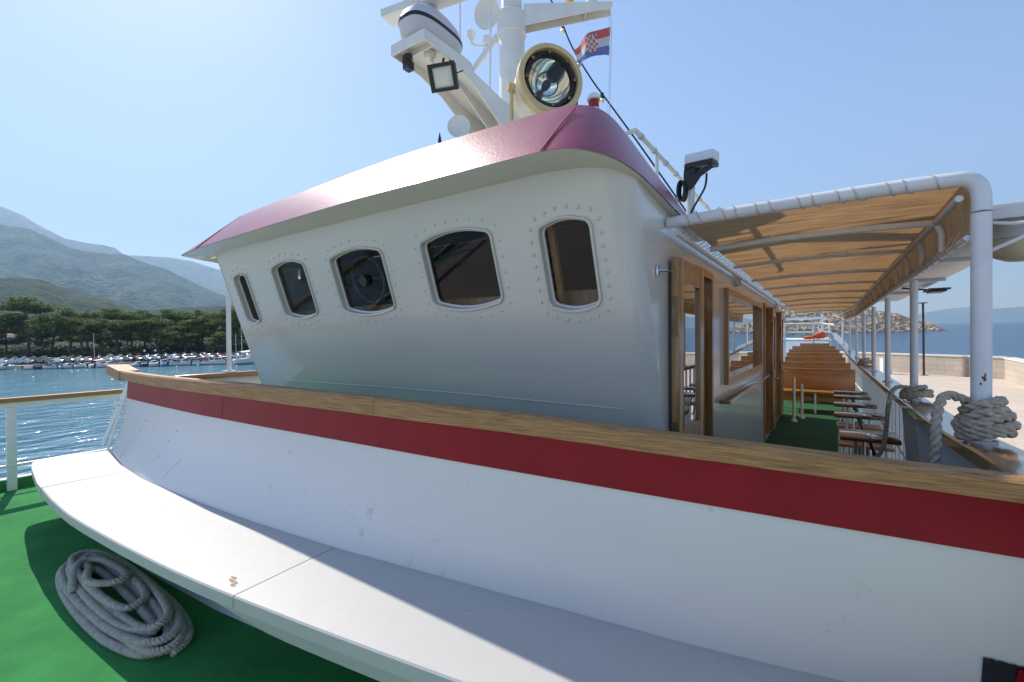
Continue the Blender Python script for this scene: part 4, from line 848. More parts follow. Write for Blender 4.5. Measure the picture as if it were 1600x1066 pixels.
# ---- water
def watermat():
    m = bpy.data.materials.new('harbour_water'); m.use_nodes = True; n = m.node_tree; b = n.nodes['Principled BSDF']
    tc = n.nodes.new('ShaderNodeTexCoord')
    b.inputs['Roughness'].default_value = .08; b.inputs['IOR'].default_value = 1.33; b.inputs['Specular IOR Level'].default_value = .4
    t0 = n.nodes.new('ShaderNodeTexNoise'); t0.inputs['Scale'].default_value = .012; t0.inputs['Detail'].default_value = 3
    sx = n.nodes.new('ShaderNodeSeparateXYZ'); mr = n.nodes.new('ShaderNodeMapRange')
    mr.inputs['From Min'].default_value = -40; mr.inputs['From Max'].default_value = 20
    n.links.new(tc.outputs['Object'], sx.inputs[0]); n.links.new(sx.outputs[0], mr.inputs['Value'])
    mx = n.nodes.new('ShaderNodeMix'); mx.data_type = 'RGBA'
    mx.inputs[6].default_value = (.05,.24,.32,1); mx.inputs[7].default_value = (.018,.095,.22,1)
    n.links.new(mr.outputs[0], mx.inputs[0])
    mx2 = n.nodes.new('ShaderNodeMix'); mx2.data_type = 'RGBA'; mx2.blend_type = 'MULTIPLY'; mx2.inputs[0].default_value = .5
    n.links.new(tc.outputs['Object'], t0.inputs[0]); n.links.new(mx.outputs[2], mx2.inputs[6]); n.links.new(t0.outputs[0], mx2.inputs[7]); n.links.new(mx2.outputs[2], b.inputs['Base Color'])
    prev = None
    for sc, st, dist, ax in ((.12,1,.45,(1,.5,1)),(.45,1,.30,(1,.55,1)),(1.6,1,.09,(1,.6,1)),(6,1,.016,(1,1,1))):
        mp = n.nodes.new('ShaderNodeMapping'); mp.inputs['Scale'].default_value = ax; mp.inputs['Rotation'].default_value = (0,0,.5)
        t = n.nodes.new('ShaderNodeTexNoise'); t.inputs['Scale'].default_value = sc; t.inputs['Detail'].default_value = 3; t.inputs['Distortion'].default_value = .3
        bu = n.nodes.new('ShaderNodeBump'); bu.inputs['Strength'].default_value = st; bu.inputs['Distance'].default_value = dist
        n.links.new(tc.outputs['Object'], mp.inputs[0]); n.links.new(mp.outputs[0], t.inputs[0]); n.links.new(t.outputs[0], bu.inputs['Height'])
        if prev: n.links.new(prev.outputs[0], bu.inputs['Normal'])
        prev = bu
    n.links.new(prev.outputs[0], b.inputs['Normal'])
    b.inputs['Roughness'].default_value = .8; b.inputs['Specular IOR Level'].default_value = 0
    gl = n.nodes.new('ShaderNodeBsdfGlossy'); gl.inputs['Roughness'].default_value = .12; n.links.new(prev.outputs[0], gl.inputs['Normal'])
    fr = n.nodes.new('ShaderNodeFresnel'); fr.inputs[0].default_value = 1.33; n.links.new(prev.outputs[0], fr.inputs['Normal'])
    mu = n.nodes.new('ShaderNodeMath'); mu.operation = 'MULTIPLY'; mu.inputs[1].default_value = .55; n.links.new(fr.outputs[0], mu.inputs[0])
    ms_ = n.nodes.new('ShaderNodeMixShader'); n.links.new(mu.outputs[0], ms_.inputs[0]); n.links.new(b.outputs[0], ms_.inputs[1]); n.links.new(gl.outputs[0], ms_.inputs[2]); n.links.new(ms_.outputs[0], n.nodes['Material Output'].inputs[0])
    return m
WM = watermat()
b = MB(); rr = [0,20,60,150,400,1000,3000,9000,40000]; n = 64; vs = [(0,0,ZW)]
for r in rr[1:]: vs += [(r*math.cos(2*PI*k/n), r*math.sin(2*PI*k/n), ZW) for k in range(n)]
fs = [[0,1+k,1+(k+1)%n] for k in range(n)]
for i in range(len(rr)-2): fs += [[1+i*n+k,1+(i+1)*n+k,1+(i+1)*n+(k+1)%n,1+i*n+(k+1)%n] for k in range(n)]
b.add(vs, fs); tag(b.build('water', WM, smooth=False), kind='structure')

# ---- hills: real terrain sheets at their own distances
def landmat(name, forest, rock, fs=.02, mixr=(.45,.6), bump=.6, bd=6):
    m = bpy.data.materials.new(name); m.use_nodes = True; n = m.node_tree; b = n.nodes['Principled BSDF']; b.inputs['Roughness'].default_value = .95; b.inputs['Specular IOR Level'].default_value = .1
    tc = n.nodes.new('ShaderNodeTexCoord')
    t = n.nodes.new('ShaderNodeTexNoise'); t.inputs['Scale'].default_value = fs*.12; t.inputs['Detail'].default_value = 8; t.inputs['Roughness'].default_value = .65
    r = n.nodes.new('ShaderNodeValToRGB'); r.color_ramp.elements[0].position = mixr[0]; r.color_ramp.elements[1].position = mixr[1]
    r.color_ramp.elements[0].color = (*forest,1); r.color_ramp.elements[1].color = (*rock,1)
    v = n.nodes.new('ShaderNodeTexVoronoi'); v.inputs['Scale'].default_value = fs*3
    mx = n.nodes.new('ShaderNodeMix'); mx.data_type = 'RGBA'; mx.blend_type = 'MULTIPLY'; mx.inputs[0].default_value = .75
    r2 = n.nodes.new('ShaderNodeValToRGB'); r2.color_ramp.elements[0].position = .1; r2.color_ramp.elements[1].position = .8
    r2.color_ramp.elements[0].color = (1.25,1.25,1.2,1); r2.color_ramp.elements[1].color = (.25,.28,.30,1)
    bu = n.nodes.new('ShaderNodeBump'); bu.inputs['Strength'].default_value = bump; bu.inputs['Distance'].default_value = bd; bu.invert = True
    for q in (t,v): n.links.new(tc.outputs['Object'], q.inputs['Vector'])
    n.links.new(t.outputs[0], r.inputs[0]); n.links.new(v.outputs['Distance'], r2.inputs[0]); n.links.new(r.outputs[0], mx.inputs[6]); n.links.new(r2.outputs[0], mx.inputs[7])
    t4 = n.nodes.new('ShaderNodeTexNoise'); t4.inputs['Scale'].default_value = fs*1.1; t4.inputs['Detail'].default_value = 9; t4.inputs['Roughness'].default_value = .7; n.links.new(tc.outputs['Object'], t4.inputs['Vector'])
    r4 = n.nodes.new('ShaderNodeValToRGB'); r4.color_ramp.elements[0].position = .38; r4.color_ramp.elements[1].position = .62; r4.color_ramp.elements[0].color = (.42,.46,.46,1); r4.color_ramp.elements[1].color = (1.5,1.45,1.3,1)
    m4 = n.nodes.new('ShaderNodeMix'); m4.data_type = 'RGBA'; m4.blend_type = 'MULTIPLY'; m4.inputs[0].default_value = 1; n.links.new(t4.outputs[0], r4.inputs[0]); n.links.new(mx.outputs[2], m4.inputs[6]); n.links.new(r4.outputs[0], m4.inputs[7])
    n.links.new(m4.outputs[2], b.inputs['Base Color']); n.links.new(v.outputs['Distance'], bu.inputs['Height']); n.links.new(bu.outputs[0], b.inputs['Normal'])
    return m
def hill(name, ridge, D0, D1, zb, m, amp, seed, cols=120, rows=40, shape=1.0, back=True):
    """ridge: (px, py) skyline; the slope comes down from distance D1 (ridge) to D0 (foot)."""
    b = MB(); vs = []; fs = []
    x0, x1 = ridge[0][0], ridge[-1][0]
    for i in range(cols+1):
        px = lerp(x0,x1,i/cols); py = interp(ridge, px)
        top = Wp(px,py,D=D1); dr = Vector((top.x,top.y,0)); 
        for j in range(rows+1):
            t = j/rows; D = lerp(D1,D0,t)/D1
            z = lerp(top.z, zb, t**shape); edge = math.sin(PI*min(1,t*1.0))**.6 if 0 < t < 1 else 0
            x,y = dr.x*D, dr.y*D; s = 3.2/(D1-D0)
            ridg = abs(fbm(x*s*1.3+seed,y*s*1.3,4,seed))*1.6-.35
            z += (ridg*amp*edge + fbm(x*s*5,y*s*5,3,seed+3)*amp*.25)*(1 if j else .25)
            vs.append((x,y,z))
        if back: vs[-rows-1] = vs[-rows-1]
    n = rows+1
    for i in range(cols):
        for j in range(rows): fs.append([i*n+j,i*n+j+1,(i+1)*n+j+1,(i+1)*n+j])
    # back face
    base = len(vs)
    for i in range(cols+1): v = vs[i*n]; vs.append((v[0]*1.25,v[1]*1.25,zb-50))
    for i in range(cols): fs.append([i*n,(i+1)*n,base+i+1,base+i])
    b.add(vs, fs); return tag(b.build(name, m, ang=None), kind='structure')
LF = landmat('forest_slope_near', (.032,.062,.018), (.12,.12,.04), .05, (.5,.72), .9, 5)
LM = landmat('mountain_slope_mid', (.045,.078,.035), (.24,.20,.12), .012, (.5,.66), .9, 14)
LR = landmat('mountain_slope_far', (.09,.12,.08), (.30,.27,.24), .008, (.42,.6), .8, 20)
SC = 1
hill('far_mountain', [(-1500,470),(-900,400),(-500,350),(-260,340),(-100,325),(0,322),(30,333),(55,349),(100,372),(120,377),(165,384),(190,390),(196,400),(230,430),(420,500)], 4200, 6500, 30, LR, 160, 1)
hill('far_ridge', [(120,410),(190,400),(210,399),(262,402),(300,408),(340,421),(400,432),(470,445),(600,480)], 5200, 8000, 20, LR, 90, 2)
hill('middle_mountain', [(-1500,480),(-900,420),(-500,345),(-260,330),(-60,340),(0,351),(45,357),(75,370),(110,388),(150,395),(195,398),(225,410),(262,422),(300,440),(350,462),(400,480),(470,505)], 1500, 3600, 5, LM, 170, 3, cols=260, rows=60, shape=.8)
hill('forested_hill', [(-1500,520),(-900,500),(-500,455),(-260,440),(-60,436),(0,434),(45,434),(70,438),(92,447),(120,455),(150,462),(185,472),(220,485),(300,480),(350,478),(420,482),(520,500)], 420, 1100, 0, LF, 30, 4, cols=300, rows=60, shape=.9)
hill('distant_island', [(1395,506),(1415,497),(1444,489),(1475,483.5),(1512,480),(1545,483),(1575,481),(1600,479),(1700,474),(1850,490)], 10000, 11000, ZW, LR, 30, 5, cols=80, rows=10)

# ---- left shore
ZS = -3.2
shore = [Wp(-1500,612,z=ZW),Wp(-420,588,z=ZW),Wp(-160,583,z=ZW),Wp(0,577.5,z=ZW),Wp(200,572.8,z=ZW),Wp(410,567.5,z=ZW),Wp(560,563,z=ZW)]
back = [p*1.0 for p in shore]
def outw(p, k): return Vector((p.x*k, p.y*k, 0))
asph = mat('shore_asphalt', (.09,.085,.08), .9, var=.25, vscale=.1)
b = MB(); vs = []; fs = []; KS = [(1,ZW-1),(1.0005,ZS),(1.12,ZS),(1.22,ZS+.6),(1.35,ZS+2.2),(1.7,ZS+5),(3.3,ZS+6)]
for p in shore:
    for k,z in KS: q = outw(p,k); vs.append((q.x,q.y,z))
n = len(KS)
for i in range(len(shore)-1):
    for j in range(n-1): fs.append([i*n+j,(i+1)*n+j,(i+1)*n+j+1,i*n+j+1])
b.add(vs, fs); tag(b.build('shore_ground', landmat('shore_earth',(.045,.055,.02),(.10,.085,.05),.15,(.4,.6),.3,.3), smooth=False), kind='structure')
def shz(k): return interp([(a,z) for a,z in KS[1:]], k)
def spt(u, k):  # u: picture column 0..400, k: distance factor beyond the waterline
    cols_ = [-1500,-420,-160,0,200,410,560]
    for i in range(6):
        if u <= cols_[i+1] or i == 5:
            t = (u-cols_[i])/(cols_[i+1]-cols_[i]); p = shore[i].lerp(shore[i+1],t); q = outw(p,k); return Vector((q.x,q.y,shz(k)))
stone = mat('pale_quay_stone', (.50,.46,.40), .85, var=.2, vscale=.6)
for (ua,ub,kk,l) in ((-60,145,.985,'low pale stone pier at the left of the small boats'),(176,262,.990,'short pale stone pier between the moored boats')):
    a, c = spt(ua,kk), spt(ub,kk); a2, c2 = spt(ua,1.02), spt(ub,1.02); b = MB((a+c)/2)
    zt = ZS-.15; b.prism([(a.x,a.y,zt),(c.x,c.y,zt),(c2.x,c2.y,zt),(a2.x,a2.y,zt)], (0,0,-1.6)); tag(b.build('pier', stone, smooth=False), l, 'pier', 'stone piers of the far shore')

# ---- pines
bark = mat('pine_bark', (.13,.085,.055), .95, var=.4, vscale=3)
def foliage(name, c1, c2):
    m = bpy.data.materials.new(name); m.use_nodes = True; n = m.node_tree; b = n.nodes['Principled BSDF']; b.inputs['Roughness'].default_value = .75; b.inputs['Specular IOR Level'].default_value = .2
    oi = n.nodes.new('ShaderNodeTexCoord'); t = n.nodes.new('ShaderNodeTexNoise'); t.inputs['Scale'].default_value = .9; t.inputs['Detail'].default_value = 4
    r = n.nodes.new('ShaderNodeValToRGB'); r.color_ramp.elements[0].position = .38; r.color_ramp.elements[1].position = .64
    r.color_ramp.elements[0].color = (*c1,1); r.color_ramp.elements[1].color = (*c2,1)
    n.links.new(oi.outputs['Object'], t.inputs[0]); n.links.new(t.outputs[0], r.inputs[0]); n.links.new(r.outputs[0], b.inputs['Base Color'])
    tr = n.nodes.new('ShaderNodeBsdfTranslucent'); n.links.new(r.outputs[0], tr.inputs[0]); mx = n.nodes.new('ShaderNodeMixShader'); mx.inputs[0].default_value = .3
    o = n.nodes['Material Output']; n.links.new(b.outputs[0], mx.inputs[1]); n.links.new(tr.outputs[0], mx.inputs[2]); n.links.new(mx.outputs[0], o.inputs[0]); return m
FP = foliage('pine_needles', (.025,.05,.012), (.21,.27,.045))
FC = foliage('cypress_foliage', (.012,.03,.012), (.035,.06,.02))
FY = foliage('yellow_green_shrub', (.10,.13,.012), (.30,.31,.03))
def leaves(b, c, rx, ry, rz, n, s):
    for _ in range(n):
        while True:
            p = Vector((rnd.uniform(-1,1),rnd.uniform(-1,1),rnd.uniform(-1,1)))
            if .35 < p.length < 1: break
        q = Vector(c)+Vector((p.x*rx,p.y*ry,p.z*rz)); nrm = (Vector((p.x,p.y,p.z+.6)).normalized()+Vector((rnd.uniform(-.7,.7),rnd.uniform(-.7,.7),rnd.uniform(-.4,.7)))).normalized()
        a = nrm.orthogonal().normalized(); a = Matrix.Rotation(rnd.random()*6.28,3,nrm) @ a; e = nrm.cross(a); k = s*rnd.uniform(.6,1.3)
        b.add([q+a*k,q+e*k*.55,q-a*k,q-e*k*.55],[[0,1,2,3]])
def pineproto(seed, H, Wd, kind='pine'):
    rs = random.Random(seed); t = MB(); f = MB()
    if kind == 'cypress':
        t.tube([(0,0,0),(0,0,H*.5)],[.25,.12],6)
        for i in range(16): z = H*(.08+.9*i/15); r = Wd*math.sin(PI*min(1,.12+.83*(1-i/15)))*.8+.15; leaves(f,(rs.uniform(-.1,.1),rs.uniform(-.1,.1),z),r,r,H*.06,90,.26)
        return t.mesh('trunk', bark), f.mesh('crown', FC, smooth=False, fix=False)
    lean = rs.uniform(-.12,.12); pts = [Vector((lean*H*k*k+.15*math.sin(k*5+seed),.1*math.sin(k*4),H*.86*k)) for k in [i/7 for i in range(8)]]
    t.tube(pts,[lerp(.36,.10,i/7) for i in range(8)],7)
    nb = rs.randint(11,14)
    for i in range(nb):
        k = rs.uniform(.40,1); a = rs.uniform(0,6.28); s = pts[min(7,int(k*7))]
        L = Wd*(.30+.7*math.sin(PI*min(1,(k-.28)*1.15)))*rs.uniform(.65,1.05); e = s+Vector((math.cos(a)*L,math.sin(a)*L,rs.uniform(.0,.16)*H*.7))
        t.tube([s,(s+e)/2+Vector((0,0,-.2)),e],[.11,.08,.03],5)
        for q in range(rs.randint(3,5)):
            u = rs.uniform(.5,1.05); c = s.lerp(e,u)+Vector((rs.uniform(-.9,.9),rs.uniform(-.9,.9),rs.uniform(-.1,.7)))
            r = rs.uniform(.8,1.6)*Wd/4.2; leaves(f,c,r*1.25,r*1.25,r*.48,int(70*r*r)+40,.24)
    for q in range(5):
        c = pts[-1]+Vector((rs.uniform(-1.5,1.5),rs.uniform(-1.5,1.5),rs.uniform(-.7,.9))); leaves(f,c,1.6,1.6,.7,120,.24)
    return t.mesh('trunk', bark), f.mesh('crown', FP, smooth=False, fix=False)
PROT = [pineproto(11,14,5.6), pineproto(12,13,4.6), pineproto(23,12.5,4.4), pineproto(34,15,5.6)]
CYP = pineproto(5,13,1.5,'cypress')
def tree(name, pr, p, sc, rz, label, group, cat='tree'):
    r = thing(name, label, cat, p, group, rz); r.scale = sc
    for nm,me in zip(('trunk','crown'), pr):
        o = bpy.data.objects.new(nm, me); link(o, r)
    return r
PN = [(-38,1.20,1.16,.9,0,'broad dark pine cut by the left edge'),
 (12,1.24,1.1,.95,1,'pine with low drooping crown at the left edge, before the huge one'),
 (46,1.22,1.42,1.24,3,'huge wide dark pine, tallest on the left shore'),
 (84,1.27,1.2,1.05,2,'pine leaning right beside the huge one'),
 (112,1.20,1.22,1.15,0,'second tallest broad pine right of the huge one'),
 (140,1.28,1.05,1.0,1,'dark pine behind the grey street lamp'),
 (160,1.20,1.08,1.0,2,'pine with flat layered crown right of the street lamp'),
 (184,1.19,1.10,1.08,3,'pine with a thick bare leaning trunk near the red flag'),
 (208,1.26,1.10,.95,1,'rounded pine behind the short pier'),
 (228,1.30,1.1,1.0,0,'pine rising behind the middle of the shore'),
 (250,1.20,1.06,1.05,2,'umbrella shaped pine with a clear pale trunk'),
 (270,1.27,1.04,1.0,3,'pine between the umbrella shaped pine and the pointed conifer'),
 (292,1.19,.86,1.05,1,'lower light green pine in front of the pointed conifer'),
 (318,1.25,1.04,1.0,0,'dark pine right of the pointed conifer'),
 (344,1.22,1.0,.95,2,'pine just left of the white awning post'),
 (372,1.26,1.05,1.0,3,'pine behind the white awning post'),
 (352,1.16,.62,.8,1,'small bushy pine low behind the white post'),
 (405,1.22,1.0,1.0,0,'pine partly hidden by the wheelhouse edge')]
for u,k,sz,sw,pi,l in PN: tree('pine_tree', PROT[pi], spt(u,k)-Vector((0,0,.3)), (sw*1.18,sw*1.18,sz*1.03), rnd.random()*6, l, 'pines along the far shore')
tree('cypress_tree', CYP, spt(311,1.34), (1.5,1.5,1.06), 0, 'dark pointed conifer standing above the pines', 'cypresses among the pines')
tree('cypress_tree', CYP, spt(158,1.5), (.9,.9,1.05), 1, 'slim dark cypress on the slope behind the street lamp', 'cypresses among the pines')
for i,(u,k,l) in enumerate(((300,1.42,'far pine showing between the umbrella pine and conifer'),(200,1.45,'far pine behind the red flag'),(60,1.5,'far pine behind the huge pine'),(130,1.45,'far pine behind the second tallest pine'),(340,1.45,'far pine behind the white awning post'),(255,1.46,'far pine behind the umbrella shaped pine'))):
    tree('pine_tree', PROT[i%4], spt(u,k), (1.15,1.15,.98), i, l, 'pines along the far shore')
b = MB()
for i in range(9):
    for j in range(9): leaves(b,(rnd.uniform(-1,1),rnd.uniform(-1,1),rnd.uniform(.3,1.6)),.7,.7,.5,14,.2)
SHB = b.mesh('shrub', FY, smooth=False, fix=False)
SHL = ['yellow bush at the far left edge','yellow green bush under the huge pine','bright yellow bush between the left pines','round yellow bush before the parked cars','tall yellow bush behind the cars, left of the lamp','light bush under the umbrella shaped pine','yellow bush by the white awning post','yellow bush near the wheelhouse edge','low yellow bush between the left parked cars']
for i,(u,k,s) in enumerate(((3,1.17,1.5),(16,1.18,1.3),(30,1.18,1.3),(111,1.085,1.0),(128,1.2,1.5),(208,1.09,1.0),(301,1.08,.9),(384,1.08,1.1),(14,1.10,.9))):
    o = bpy.data.objects.new('shrub', SHB); link(o); o.location = spt(u,k); o.scale = (s,s,s*.8); o.rotation_euler.z = i
    tag(o, SHL[i], 'shrub', 'yellow green shrubs along the far shore')
# dark undergrowth behind the parking
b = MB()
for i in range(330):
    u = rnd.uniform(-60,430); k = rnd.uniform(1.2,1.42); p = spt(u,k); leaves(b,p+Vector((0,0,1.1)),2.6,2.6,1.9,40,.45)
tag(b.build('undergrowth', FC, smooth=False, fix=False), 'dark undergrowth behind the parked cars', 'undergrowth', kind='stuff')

# ---- parked cars
def carmesh():
    b = MB(); prof = [(-2.1,.35),(-2.12,.75),(-1.9,.90),(-1.15,.98),(-.55,1.42),(.75,1.45),(1.5,1.02),(2.05,.92),(2.12,.6),(2.1,.35)]
    secs = []
    for y,s in ((-.86,.0),(-.80,1),(.80,1),(.86,.0)):
        secs.append([(x,y*(1-.16*max(0,z-.9)/.5),z-(.04 if s == 0 and z > .5 else 0)) for x,z in prof])
    b.loft(secs, closed=True, cap=True); body = b
    g = MB()
    for sg in (-1,1): g.prism([(-1.0,.745*sg,1.0),(-.52,.69*sg,1.36),(.70,.69*sg,1.385),(1.30,.745*sg,1.02)], (0,.035*sg,0))
    g.prism([(-1.17,-.68,1.0),(-1.17,.68,1.0),(-.60,.62,1.40),(-.60,-.62,1.40)], (-.03,0,.02)); g.prism([(.82,-.62,1.43),(.82,.62,1.43),(1.46,.68,1.06),(1.46,-.68,1.06)], (.03,0,.02))
    w_ = MB(); w_.lathe([(0,0),(.31,0),(.31,.2),(0,.2)], (0,-.1,0), (0,1,0), 14)
    return b, g.mesh('windows', mat('car_glass',(.02,.025,.03),.08)), w_.mesh('wheel', M['black'])
cbm, cgm, cwm = carmesh()
CC = {'white':(.75,.75,.75),'silver':(.42,.43,.45),'black':(.02,.02,.022),'dark blue':(.03,.05,.13),'red':(.38,.03,.03),'grey':(.17,.18,.19),'pale blue':(.30,.42,.55)}
CM = {k: cbm.mesh('body', mat('car_paint_'+k.replace(' ','_'), v, .25, coat=.5, metal=.1)) for k,v in CC.items()}
ks = list(CC)
def place_word(u):
    for lim,wd in ((-20,'cut off at the left edge'),(12,'below the leftmost yellow bushes'),(35,'in front of the huge pine'),(60,'just right of the huge pine trunk'),(85,'left of the round yellow bush'),(110,'beside the round yellow bush'),(135,'just left of the grey street lamp'),(160,'just right of the grey street lamp'),(185,'under the red flag'),(210,'above the short stone pier'),(235,'above the end of the short pier'),(260,'behind the first motorboats'),(285,'behind the boats below the pointed conifer'),(315,'right of the pointed conifer'),(350,'left of the white awning post'),(380,'behind the white awning post')):
        if u < lim: return wd
    return 'beside the wheelhouse edge'
used = set()
for row,(k,rn) in enumerate(((1.035,'front row'),(1.10,'middle row'),(1.165,'back row'))):
    u = -40+row*5
    while u < 400:
        for _ in range(30):
            kk = rnd.choices(ks,[3,3.5,4,2.5,1.6,4,1.2])[0]
            if (kk,row,place_word(u)) not in used: break
        used.add((kk,row,place_word(u)))
        if rnd.random() < .93:
            p = spt(u,k); ang = math.atan2(p.x,p.y)
            r = thing('parked_car', f'{kk} car in the {rn} ashore, {place_word(u)}', 'car', p, 'cars parked along the far shore', rz=-ang+PI/2+rnd.uniform(-.15,.15)+(.6 if row == 0 else .5))
            r.scale = (1,1,rnd.uniform(.95,1.15))
            link(bpy.data.objects.new('body', CM[kk]), r); link(bpy.data.objects.new('windows', cgm), r)
            for wx in (-1.3,1.35):
                for wy in (-.78,.78):
                    wo_ = bpy.data.objects.new('wheel', cwm); link(wo_, r); wo_.location = (wx,wy,.32)
        u += rnd.uniform(13,17)
# ---- moored boats
def boatparts():
    h = MB(); secs = []
    for x,wd,zt,zb in ((-2.6,.95,.75,.0),(-1.5,1.08,.75,-.1),(0,1.1,.82,-.15),(1.3,.9,.95,-.12),(2.2,.5,1.1,.0),(2.9,.04,1.25,.5)):
        secs.append([(x,-wd,zt),(x,-wd*.86,.25),(x,-wd*.4,zb),(x,wd*.4,zb),(x,wd*.86,.25),(x,wd,zt),(x,wd*.85,zt-.02),(x,0,zt-.28),(x,-wd*.85,zt-.02)])
    h.loft(secs, closed=True, cap=True)
    c = MB(); c.prism([(-.6,-.6,.55),(-.5,-.55,1.35),(.55,-.5,1.45),(1.2,-.45,.85),(1.2,-.45,.6)], (0,1.1,0))
    wn = MB(); wn.prism([(.62,-.45,1.38),(1.16,-.42,.92),(1.16,.42,.92),(.62,.45,1.38)], (.03,0,.02)); wn.prism([(-.4,-.62,1.0),(-.35,-.60,1.28),(.5,-.56,1.35),(.85,-.54,1.0)], (0,-.01,0)); wn.prism([(-.4,.62-.06,1.0),(-.35,.60-.06,1.28),(.5,.56-.06,1.35),(.85,.54-.06,1.0)], (0,.01,0))
    m = MB(); m.box((-2.95,-.16,.5),(-2.62,.16,1.15),bev=.04); m.box((-2.9,-.06,-.2),(-2.75,.06,.5))
    cn = MB(); cn.loft([[(x,-.85,1.75-.1*abs(x)),(x,0,1.9-.1*abs(x)),(x,.85,1.75-.1*abs(x))] for x in (-1.6,-.8,0,.5)]); 
    for x in (-1.5,.4):
        for y in (-.82,.82): cn.cyl((x,y,.7),(x,y,1.7),.025,5)
    return h,c.mesh('cabin',M['mint'],ang=30),wn.mesh('windscreen',mat('boat_glass',(.02,.03,.04),.08)),m.mesh('outboard_motor',M['black']),cn
hb_,cb2,wb2,mb2,cn2 = boatparts()
HM = {'white':hb_.mesh('hull',M['hullwhite']),'pale blue':hb_.mesh('hull',mat('boat_blue',(.25,.42,.6),.3)),'dark blue':hb_.mesh('hull',mat('boat_navy',(.02,.05,.12),.3)),'grey':hb_.mesh('hull',M['grey'])}
CN = {'blue':cn2.mesh('canopy',mat('boat_canopy_blue',(.04,.10,.28),.8)),'red':cn2.mesh('canopy',mat('boat_canopy_red',(.30,.03,.03),.8)),'white':cn2.mesh('canopy',mat('boat_canopy_white',(.7,.7,.7),.8))}
BT = [(4,.972,1.1,'white',None,'white motorboat at the far left edge of the water'),(58,.975,.9,'white',None,'white boat at the left pier, nearest its middle'),(74,.976,.9,'dark blue',None,'dark blue hulled boat beside the left pier'),(90,.976,1.0,'white','blue','white boat with blue canopy beside the left pier'),(106,.978,.9,'pale blue',None,'pale blue boat by the left pier'),(120,.98,1.0,'white',None,'white boat near the right end of the left pier'),(137,.982,.95,'grey',None,'grey boat at the end of the left pier'),
 (158,.985,1.15,'white','white','white boat with a white top between the two piers'),(172,.986,1.1,'white',None,'white boat close left of the short pier'),(240,.988,1.0,'dark blue',None,'dark boat at the right end of the short pier'),(256,.985,1.15,'white',None,'white boat just right of the short pier'),(272,.984,1.1,'pale blue','blue','pale blue boat with blue canopy right of the short pier'),(288,.984,1.2,'white',None,'white motorboat below the pointed conifer'),(304,.985,1.25,'white','white','white motorboat with white roof below the dark pine'),(322,.986,1.1,'white','red','white boat with a dark red canopy'),(340,.986,1.3,'white',None,'larger white boat left of the white awning post'),(356,.987,1.15,'white','white','white boat half hidden by the white awning post'),(374,.988,1.2,'white','blue','white boat with blue canopy right of the white post'),(394,.985,1.9,'white','white','big white cabin boat beside the wheelhouse edge'),(216,.985,.9,'white',None,'small white boat tied to the short pier'),(200,.984,.8,'grey',None,'small grey boat tied to the short pier')]
for i,(u,k,s,hc,cc_,l) in enumerate(BT):
    p = spt(u,k); p.z = ZW+.05; ang = math.atan2(p.x,p.y)
    r = thing('motorboat', l, 'boat', p, 'small boats moored along the far shore', rz=-ang+rnd.uniform(-.5,.9)); r.scale = (s,s,s)
    link(bpy.data.objects.new('hull',HM[hc]),r); link(bpy.data.objects.new('cabin',cb2),r); link(bpy.data.objects.new('windscreen',wb2),r); link(bpy.data.objects.new('outboard_motor',mb2),r)
    if cc_: link(bpy.data.objects.new('canopy',CN[cc_]),r)
for u,k,h_,l in ((379,.99,11,'thin bare sailing mast standing right of the white post'),(370,.992,7.5,'shorter bare mast close to the white post')):
    p = spt(u,k); p.z = ZW+.6; b = MB(p); b.cyl(p,p+Vector((0,0,h_)),.07,6,.04); b.bar(p+Vector((-.6,0,h_*.6)),p+Vector((.6,0,h_*.6)),.04,.04); tag(b.build('sailing_mast', M['mint']), l, 'mast')
# lamps, flag pole, house, buoys
def lampost(p, h_, l, m, name='street_lamp'):
    t = thing(name, l, 'street lamp', p); b = MB(p); b.cyl(p,p+Vector((0,0,h_)),.10,8,.06); b.build('pole', m, t)
    b = MB(p); b.box(p+Vector((-.7,-.12,h_)),p+Vector((.7,.12,h_+.09))); b.build('lamp_head', m, t, smooth=False); return t
lampost(spt(149,1.08), 8.0, 'grey street lamp with a cross head in front of the shore pines', M['grey'])
for u,l in ((227,'small round white globe lamp above the short pier'),(244,'second small white globe lamp right of the first')):
    p = spt(u,1.05); t = thing('globe_lamp', l, 'lamp', p, 'white globe lamps on the far quay'); b = MB(p); b.cyl(p,p+Vector((0,0,2.5)),.05,6); b.build('pole', M['darkm'], t); b = MB(p); b.ball(p+Vector((0,0,2.75)),.3,10); b.build('globe', M['mint'], t)
p = spt(170,1.03); t = thing('flag_pole','dark pole with a small red and white flag on the far quay','flag', p); b = MB(p); b.cyl(p,p+Vector((0,0,4.3)),.08,6); b.build('pole', M['darkm'], t)
b = MB(p); b.prism([p+Vector((0,0,4.3)),p+Vector((-.9,0,4.1)),p+Vector((-.9,0,3.65)),p+Vector((0,0,3.8))],(0,.03,0)); b.build('red_cloth', M['flagred'], t, smooth=False)
b = MB(p); b.prism([p+Vector((.0,0,4.25)),p+Vector((.6,0,4.35)),p+Vector((.6,0,3.95)),p+Vector((0,0,3.82))],(0,.03,0)); b.build('white_cloth', FM[1], t, smooth=False)
